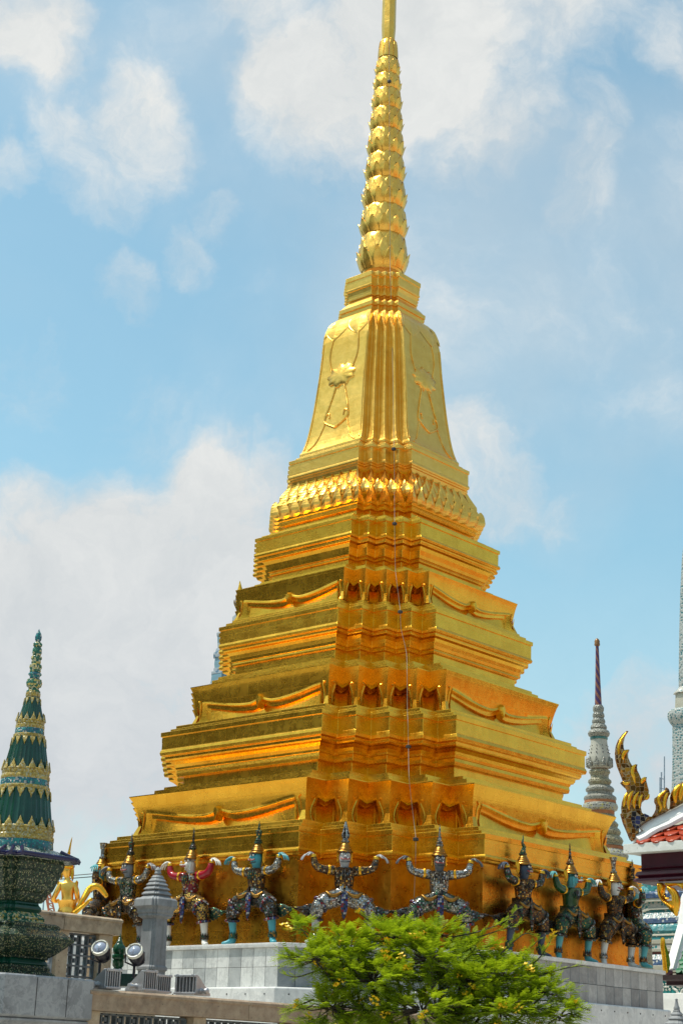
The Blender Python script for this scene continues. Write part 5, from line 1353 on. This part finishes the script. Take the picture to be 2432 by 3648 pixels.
# prang and roof peaks seen past the left flank
LX = at(800, 2400, 60.0); lz = lambda v: zv(LX.x, LX.y, v); lk = lambda v: depth(Vector((LX.x, LX.y, lz(v))))/F
lp = empty('pale_blue_prang', (LX.x, LX.y, GROUND), RZ); tag(lp, 'pale blue and white prang peeping out past the left flank of the gold chedi', 'prang')
axl = lambda v: 1216 + F*(RT.dot(Vector((LX.x, LX.y, lz(v)))))/depth(Vector((LX.x, LX.y, lz(v))))
PB = bandmat('pale_blue_porcelain', (.17, .29, .35), (.42, .45, .46), 3, .4); PB2 = bandmat('white_blue_porcelain', (.36, .39, .42), (.10, .18, .26), 4, .34)
def lt(prof, name, mat):
    mb = MB(); mb.loft([ring12(max((axl(v)-u), 2)*lk(v)/1.08, max((axl(v)-u), 2)*lk(v)*.16, lz(v)-GROUND) for u, v in reversed(prof)]); return mb.build(name, mat, lp, bevel=.01)
s7 = 4.612; L7 = lambda x, y: (660+x/s7, 2060+y/s7)
lt([(795,2246),(784,2252),L7(548,905)], 'dome', PB); lt([L7(532,905),L7(528,925),L7(532,965)], 'collar', PB2); lt([L7(540,960),L7(538,1170)], 'shaft', PB)
lt([L7(520,1170),L7(506,1225),L7(500,1240)], 'arch_storey', PB2); lt([L7(484,1236),L7(476,1270),L7(478,1320)], 'ledge', PB2); lt([L7(505,1318),L7(492,1400),L7(488,1500)], 'niche_storey', PB)
lt([L7(480,1495),L7(478,1555)], 'arcade', PB2); lt([L7(446,1552),L7(444,1600)], 'ledge', PB2); lt([L7(450,1598),L7(440,1700),L7(380,1900),L7(300,2400),L7(200,4000),L7(100,7000)], 'lower_tiers', PB)
R0 = at(850, 2190, 52.0)
ro = empty('far_roof_finial', (R0.x, R0.y, GROUND), 0); tag(ro, 'thin golden finial with curved horns beside the third tier of the chedi, far behind', 'roof finial')
rq = lambda x, y: at(*L7(x, y), 52.0) - Vector((R0.x, R0.y, GROUND))
DK = plain('dark_gilt', (.25, .15, .05), .4, metal=.6, bmp=.03)
mb = MB(); mb.tube([rq(903,600), rq(902,200), rq(900,130), rq(898,45)], [.09,.09,.05,.01], 8); mb.build('spike', GILTB, ro)
for P in ([(890,560),(850,480),(810,410),(808,350)], [(890,480),(850,390),(835,310)], [(890,400),(850,300),(842,262)]):
    mb = MB(); C_ = smoothcurve([rq(*q) for q in P], 5); mb.tube(C_, [.085*(1-i/(len(C_)+1)) for i in range(len(C_))], 6); mb.build('horn', DK, ro, smooth=True)
mb = MB(); mb.plate([rq(x, y) for x, y in ((780,680),(860,610),(1100,500),(1500,420),(1500,5000),(700,5000))], .6, (0,1,0)); mb.build('roof', WHITE, ro)

# ================================================================== kinnari, crane, wires, masts
KB = at(322, 3262, 20.2); kq = lambda x, y, dy=0.0: at(140+x/3.267, 2940+y/3.267, 20.2+dy) - KB
kin = empty('kinnari_statue', KB, 0); tag(kin, 'shining gold bird woman statue seen from behind, with tall thin crown spike', 'statue')
kr = lambda px: px/3.267*depth(KB)/F
N = {}; Ed = []
chain(N, Ed, [(kq(330,1100), kr(100)), (kq(330,985), kr(105)), (kq(330,900), kr(72)), (kq(332,810), kr(78)), (kq(332,720), kr(95)), (kq(330,672), kr(70)), (kq(330,630), kr(32)), (kq(328,600), kr(34)), (kq(322,555), kr(62)), (kq(322,505), kr(66)), (kq(326,465), kr(40))], 'k')
for s, P in ((-1, [(250,690,0),(205,780,.02),(160,870,.0),(190,890,-.05),(240,870,-.08)]), (1, [(415,690,0),(438,780,.02),(450,860,.0),(430,890,-.05),(390,880,-.09)])):
    e = []; pre = 'l' if s < 0 else 'r'; chain(N, e, [(kq(x, y, -d), kr(r)) for (x, y, d), r in zip(P, (42,34,32,26,24))], pre); Ed += [('k4', pre+'0')] + e
meshobj('body', skinmesh('body', N, Ed, 'k1', 2), GOLDSPIRE, kin)
mb = MB(); mb.lathe([(kr(r), kq(330, y).z) for r, y in ((70,500),(76,490),(70,470),(52,452),(40,430),(44,424),(30,400),(22,360),(24,350),(16,340),(20,330),(14,300),(11,240),(8,180),(2,136))], 16, (kq(330,500).x, 0, 0))
off = kq(355,136).x - kq(330,136).x; zt_, zb_ = kq(330,136).z, kq(330,400).z
mb.v = [(x + off*max(0, (z-zb_)/(zt_-zb_))**1.6, y, z) for x, y, z in mb.v]; mb.build('crown', GOLDORN, kin, auto=40)
for x0 in (258, 388):
    mb = MB(); sgn = -1 if x0 < 330 else 1
    mb.plate([kq(x, y, .01) for x, y in ((x0,450),(x0+sgn*14,480),(x0+sgn*18,560),(x0+sgn*4,640),(x0-sgn*18,600),(x0-sgn*24,500))], .03, (.5*sgn,1,0), bevel=.008); mb.build('ear_ornament', GOLDORN, kin, auto=40)
for s, x0 in ((-1, 225), (1, 440)):
    mb = MB(); mb.plate([kq(x, y) for x, y in ((x0-s*40,690),(x0,640),(x0+s*16,660),(x0+s*10,720))], .05, (0,1,0), bevel=.012); mb.build('epaulette', GOLDORN, kin)
mb = MB(); P = smoothcurve([kq(*q, d) for *q, d in ((380,1010,-.05),(450,960,-.08),(520,850,-.05),(580,750,0),(650,710,.0),(710,730,.0),(760,790,.0),(792,835,.0))], 5)
mb.tube(P, [kr(36)*(.45+.65*sin(pi*(i+1)/(len(P)+3))) for i in range(len(P))], 10); mb.build('tail_plume', GOLDORN, kin, smooth=True)
mb = MB(); P = smoothcurve([kq(*q, -.1) for q in ((400,1030),(470,975),(540,915),(600,860),(612,880))], 5); mb.tube(P, [kr(30)*(1-.7*i/len(P)) for i in range(len(P))], 10); mb.build('tail_plume', GOLDORN, kin, smooth=True)
mb = MB(); mb.lathe([(kr(112), kq(330,1060).z),(kr(118), kq(330,1020).z),(kr(112), kq(330,990).z),(kr(90), kq(330,935).z),(kr(84), kq(330,905).z)], 20, (kq(330,1000).x, 0, 0)); mb.build('skirt', GOLDSPIRE, kin, auto=60)
mb = MB(); mb.lathe([(.30,-.75),(.30,-.30),(.26,-.26),(.24,-.2)], 12, (kq(330,1100).x, 0, 0)); mb.build('stand', WMARB, kin)

CR = plain('orange_crane_paint', (.50, .16, .08), .5, bmp=0); STEEL = plain('grey_mast_steel', (.25, .30, .36), .5, bmp=0)
Yc = 160.0; cb = at(185, 3400, Yc); crn = empty('tower_crane', (cb.x, cb.y, GROUND), 0); Cb = Vector((cb.x, cb.y, GROUND)); tag(crn, 'far orange lattice crane seen between the green spire and the gold statue', 'crane')
cq = lambda x, y: at(140+x/3.267, 2940+y/3.267, Yc) - Cb
mb = MB()
a0, a1, b0_, b1 = cq(60,800), cq(95,700), cq(100,1100), cq(180,1000)
mb.tube([cq(95,720), cq(120,1100)], .09, 5); mb.tube([cq(108,705), cq(175,980), cq(190,1100)], .09, 5); mb.tube([cq(70,790), cq(110,1000)], .07, 5)
for i in range(7):
    f = i/6; mb.tube([cq(95+25*f, 720+380*f), cq(112+74*f, 740+340*f)], .05, 4); mb.tube([cq(95+25*f, 720+380*f), cq(112+74*min(1, f+.12), 740+340*min(1, f+.12))], .04, 4)
mb.build('lattice_boom', CR, crn)
mb = MB(); mb.tube([Vector((cb.x,cb.y,GROUND))-Cb, cq(110,1000)], .4, 6); mb.build('tower', CR, crn)
for nm, x, y, lb in (('lamp_mast', 400, 480, 'thin grey mast standing just right of the golden statue head'), ('flag_pole', 62, 800, 'dark thin pole left of the orange crane')):
    t_ = at(140+x/3.267, 2940+y/3.267, 90.0); mb = MB(); mb.tube([(0,0,0),(0,0,t_.z-GROUND)], .045, 6); mb.sphere((0,0,t_.z-GROUND), .09, 4); o = mb.build(nm, STEEL, None); o.location = (t_.x, t_.y, GROUND); tag(o, lb, 'mast')
for i, (ya, yb_, lb) in enumerate(((612, 555, 'upper of two overhead wires left of the gold ledge'), (640, 590, 'lower of two overhead wires left of the gold ledge'))):
    mb = MB(); A, B = at(140-400/3.267, 2940+(ya+38)/3.267, 80.0), at(140+740/3.267, 2940+yb_/3.267, 80.0); ex = B + (B-A)*.8
    mb.tube([Vector((0,0,0)), B-A, ex-A], .022, 5); o = mb.build('overhead_wire', CLIP, None); o.location = A; tag(o, lb, 'wire')
am = at(2375, 2900, 120.0); ant = empty('radio_mast', (am.x, am.y, GROUND), 0); Am = Vector((am.x, am.y, GROUND)); tag(ant, 'thin far radio masts between the naga finial and the teal prang', 'mast')
aq = lambda x, y: at(*g5(x, y), 120.0) - Am
mb = MB(); mb.tube([Vector((0,0,0)), aq(745,1300), aq(745,860)], .05, 5); mb.tube([aq(722,1200), aq(722,940)], .05, 5); mb.tube([aq(790,1140), aq(790,620)], .05, 5)
for y in (950, 1100): mb.tube([aq(715,y), aq(800,y+20)], .03, 4)
for y in (900, 870): mb.tube([aq(732,y), aq(758,y)], .03, 4)
mb.build('lattice', STEEL, ant)

# ================================================================== flowering tree
LEAFM, t, b = newmat('feathery_leaf'); 
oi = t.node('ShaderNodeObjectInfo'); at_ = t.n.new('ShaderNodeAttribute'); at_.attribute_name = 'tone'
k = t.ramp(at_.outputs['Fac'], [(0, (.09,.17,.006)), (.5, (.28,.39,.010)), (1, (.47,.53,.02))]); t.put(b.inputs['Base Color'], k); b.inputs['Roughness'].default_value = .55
b.inputs['Specular IOR Level'].default_value = .25
tr_ = t.node('ShaderNodeBsdfTranslucent', i_Color=t.mix(.5, k, (.42,.52,.01))); mx = t.node('ShaderNodeMixShader', i_0=.5); t.l.new(b.outputs[0], mx.inputs[1]); t.l.new(tr_.outputs[0], mx.inputs[2])
t.l.new(mx.outputs[0], t.n['Material Output'].inputs[0])
BARK = plain('grey_brown_bark', (.075,.055,.04), .85, var=.4, scale=20, bmp=.5)
PETAL = plain('yellow_petal', (.85,.55,.01), .5, var=.15, bmp=0, scale=30)
YB = 11.6; rb = random.Random(11)
bq = lambda u, v, dy=0.0: at(u, v, YB+dy)
T0_ = bq(1560, 4050); T0_.z = GROUND + .0
tree = empty('flowering_tree', T0_, 0); tag(tree, 'feathery green tree dotted with small yellow flowers in front of the plinth', 'tree')
trunk = MB()
stemtops = []
root_ = Vector((0,0,0)); fork = bq(1560, 3900) - T0_
trunk.tube(smoothcurve([root_, Vector((.03,.02,(fork.z)*.5)), fork], 5), [.06-.0012*i for i in range(11)], 8)
# crown outline in pixels: (centre u, v, half width, half height, depth offset)
LOBES = [(1250,3390,150,85,0,1.0),(1120,3420,115,62,-.12,.8),(1380,3350,150,70,.05,1.0),(1530,3420,180,80,-.1,1.0),(1330,3490,230,80,-.1,1.15),(1640,3500,200,80,.0,1.1),(1800,3480,170,75,.08,.9),(1940,3540,130,65,.05,.8),(1180,3590,170,70,0,.8),(1500,3600,260,80,-.12,1.1),(1780,3600,230,75,-.05,1.0),(1990,3620,100,50,0,.6),(1560,3330,110,45,.1,.45),(1075,3310,45,28,.05,.45),(1680,3400,110,50,.12,.6),(1300,3700,300,80,0,.6),(1700,3720,330,80,0,.6)]
leaves = MB(); flw = []
def spray(p, d, ln, tone):
    """one feathery leaf: a thin stalk with pairs of narrow leaflets"""
    d = d.normalized(); up_ = Vector((0,0,1)); side = d.cross(up_); side = side.normalized() if side.length > .05 else Vector((1,0,0)); nrm = side.cross(d).normalized()
    n = 8; tone = min(max(tone, 0), 1)
    prev = p
    for i in range(n):
        f = (i+1)/n; c = p + d*ln*f - up_*(ln*.16*f*f)
        w = ln*.24*sin(pi*(.18+.75*f))
        for s in (-1, 1):
            q = c + side*s*w + d*w*.45 - up_*w*.25 + nrm*w*.2*rb.uniform(-.6, 1)
            e = d*ln*.034 + nrm*ln*.012*rb.uniform(-1, 1)
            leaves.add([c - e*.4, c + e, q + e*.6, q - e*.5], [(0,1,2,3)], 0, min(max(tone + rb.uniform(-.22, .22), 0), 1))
    tip = p + d*ln - up_*ln*.16
    leaves.add([p - side*.0016, p + side*.0016, tip], [(0,1,2)], 0, .3)
kpx = depth(bq(1560, 3450))/F
for (u, v, hw, hh, dy, wt) in LOBES:
    c = bq(u, v, dy) - T0_; rx, rz, ry = hw*kpx, hh*kpx, hw*kpx*.75
    trunk.tube(smoothcurve([fork, fork.lerp(c, .5) + Vector((rb.uniform(-.05,.05), rb.uniform(-.05,.05), rb.uniform(-.08,0))), c], 4), [.026, .022, .019, .017, .014, .011, .009, .007, .005], 6)
    nb = int(50*wt*(hw/150)**.9)
    for _ in range(nb):
        # twig from the lobe's middle outwards, ending in a fan of leaves
        while True:
            q = Vector((rb.uniform(-1,1), rb.uniform(-1,1), rb.uniform(-1,1)))
            if .25 < q.length < 1: break
        e = c + Vector((q.x*rx, q.y*ry, q.z*rz)); m_ = c.lerp(e, .5) + Vector((rb.uniform(-.03,.03), rb.uniform(-.03,.03), rb.uniform(-.03,.04)))
        if rb.random() < .6: trunk.tube([c.lerp(e, .12), m_, e], [.006, .004, .002], 4)
        out_ = Vector((q.x, q.y, q.z*.6 + .15)).normalized()
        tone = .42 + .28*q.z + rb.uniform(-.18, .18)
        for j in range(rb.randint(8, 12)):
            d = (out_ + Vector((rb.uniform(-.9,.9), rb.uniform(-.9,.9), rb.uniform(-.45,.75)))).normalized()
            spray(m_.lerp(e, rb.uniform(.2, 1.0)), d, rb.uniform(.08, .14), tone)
        if rb.random() < .34: flw.append(e + out_*.03 + Vector((0,0,rb.uniform(.0,.05))))
# long free twigs
for P, n in (([(1600,3340),(1700,3320),(1790,3285),(1845,3236)], 20), ([(1560,3390),(1700,3340),(1790,3310),(1850,3290)], 22), ([(1700,3440),(1800,3420),(1870,3390),(1920,3345)], 18), ([(1880,3450),(1930,3400),(1965,3340)], 16), ([(1900,3480),(2010,3450),(2080,3440)], 14), ([(1180,3390),(1090,3320),(1020,3310)], 14), ([(1150,3450),(1060,3480),(1010,3470)], 14), ([(1120,3560),(1040,3590),(1010,3600)], 12), ([(1850,3560),(2000,3570),(2100,3600)], 16), ([(1780,3400),(1860,3330),(1900,3330)], 10), ([(1420,3330),(1330,3290),(1280,3255)], 14), ([(1540,3330),(1600,3290),(1650,3265)], 14)):
    C_ = smoothcurve([bq(u, v, .04) - T0_ for u, v in P], 6); trunk.tube(C_, [.006*(1-.7*i/len(C_)) for i in range(len(C_))], 5)
    for j in range(n*2):
        f = (j+.5)/(n*2); i = min(int(f*(len(C_)-1)), len(C_)-2); p_ = C_[i].lerp(C_[i+1], f*(len(C_)-1)-i); d0 = (C_[i+1]-C_[i]).normalized()
        d = (d0*.8 + Vector((rb.uniform(-.7,.7), rb.uniform(-.7,.7), rb.uniform(-.2,.8)))).normalized(); spray(p_, d, rb.uniform(.05,.09)*(1.15-f*.5), .6+rb.uniform(-.2,.25))
    flw.append(C_[-1] + Vector((0,-.02,.02)))
trunk.build('trunk', BARK, tree, smooth=True)
lo = leaves.build('crown', LEAFM, tree)
rb.shuffle(flw)
# flower clusters: model a few, repeat them
protos = []
for i in range(4):
    mb = MB()
    for _ in range(7):
        c = Vector((rb.uniform(-.02,.02), rb.uniform(-.02,.02), rb.uniform(-.02,.025)))
        for j in range(5):
            a = 2*pi*j/5 + rb.random(); r = .011
            n1 = Vector((cos(a), sin(a), .5)); s_ = Vector((-sin(a), cos(a), 0))
            mb.add([c, c + n1*r*.6 + s_*r*.5, c + n1*r*1.25, c + n1*r*.6 - s_*r*.5], [(0,1,2,3)])
        mb.sphere(c, .004, 3)
    protos.append(mb.build('flower_cluster', PETAL, tree))
for i, p_ in enumerate(flw[:100]):
    o = protos[i] if i < 4 else protos[i % 4].copy()
    if i >= 4: C.objects.link(o); o.parent = tree
    o.location = p_; o.rotation_euler = (rb.uniform(-.5,.5), rb.uniform(-.5,.5), rb.uniform(0,6)); s_ = rb.uniform(.9, 1.7); o.scale = (s_,)*3

# ================================================================== unseen tall hall, added left of the court for dark reflections in the gold
TILE = plain('dark_green_roof_tile', (.02,.06,.03), .4, var=.4, scale=2, bmp=.1, bs=8)
WALLG = bandmat('dark_gilt_glass_wall', (.05,.06,.035), (.20,.11,.02), 3, .25)
hl = empty('unseen_temple_hall', (-34, 22, GROUND), 0); tag(hl, 'tall dark green tiled temple hall left of the court, added out of view for the gold to mirror', 'building')
mb = MB(); mb.box((0,0,5.5), (12, 44, 11)); mb.build('wall', WALLG, hl)
for k_, (w_, z0, z1) in enumerate(((15,10.5,14.5),(11.5,13.5,17.5),(8,16.5,21.0))):
    L_ = 25 - 3*k_; mb = MB(); mb.loft([[(-w_/2, y, z0),(w_/2, y, z0),(w_/2-.3, y, z0+.5),(.25, y, z1),(-.25, y, z1),(-w_/2+.3, y, z0+.5)] for y in (-L_, L_)]); mb.f = [tuple(reversed(f)) for f in mb.f]; mb.build('roof', TILE, hl)
for i in range(12):
    mb = MB(); mb.lathe([(.6,0),(.6,.6),(.42,.7),(.36,9.4),(.55,9.9),(.6,10.5)], 12, (7.2, -20+i*3.6, 0)); mb.build('column', WHITE, hl, auto=40)

hl2 = empty('unseen_cloister_hall', (4, -34, GROUND), 0); tag(hl2, 'long dark roofed cloister hall behind the viewer, added out of view to darken the gold', 'building')  # unseen hall, added so the front of the gold reflects something dark
mb = MB(); mb.box((0,0,4), (90, 8, 8)); mb.build('wall', WALLG, hl2)
mb = MB(); mb.loft([[(x, -7, 7.5),(x, 7, 7.5),(x, 6.8, 8.0),(x, .25, 14),(x, -.25, 14),(x, -6.8, 8.0)] for x in (-46, 46)]); mb.build('roof', TILE, hl2)
for i in range(16):
    mb = MB(); mb.lathe([(.5,0),(.5,.5),(.36,.6),(.32,6.6),(.45,7.0),(.5,7.5)], 12, (-42+i*5.6, 5.4, 0)); mb.build('column', WHITE, hl2, auto=40)

ORT = plain('orange_roof_tile', (.42, .17, .05), .5, var=.35, scale=2, bmp=.1, bs=8)
hl3 = empty('unseen_orange_hall', (34, 25, GROUND), 0); tag(hl3, 'low hall with orange tiled roof right of the court, added out of view to tint the gold orange', 'building')  # unseen hall, added to give the right flank of the gold orange reflections
mb = MB(); mb.box((0,0,1.8), (10, 60, 3.6)); mb.build('wall', stone('ochre_wall', (.42,.25,.10), (.52,.33,.15), dirt=.2, sc=.3), hl3)
mb = MB(); mb.loft([[(-8, y, 3.0),(8, y, 3.0),(7.8, y, 3.4),(.25, y, 8.6),(-.25, y, 8.6),(-7.8, y, 3.4)] for y in (-32, 32)]); mb.f = [tuple(reversed(f)) for f in mb.f]; mb.build('roof', ORT, hl3)
for i in range(16):
    mb = MB(); mb.lathe([(.35,0),(.35,.4),(.26,.5),(.24,2.6),(.34,2.9),(.36,3.1)], 12, (-6.2, -29+i*3.8, 0)); mb.build('column', WHITE, hl3, auto=40)
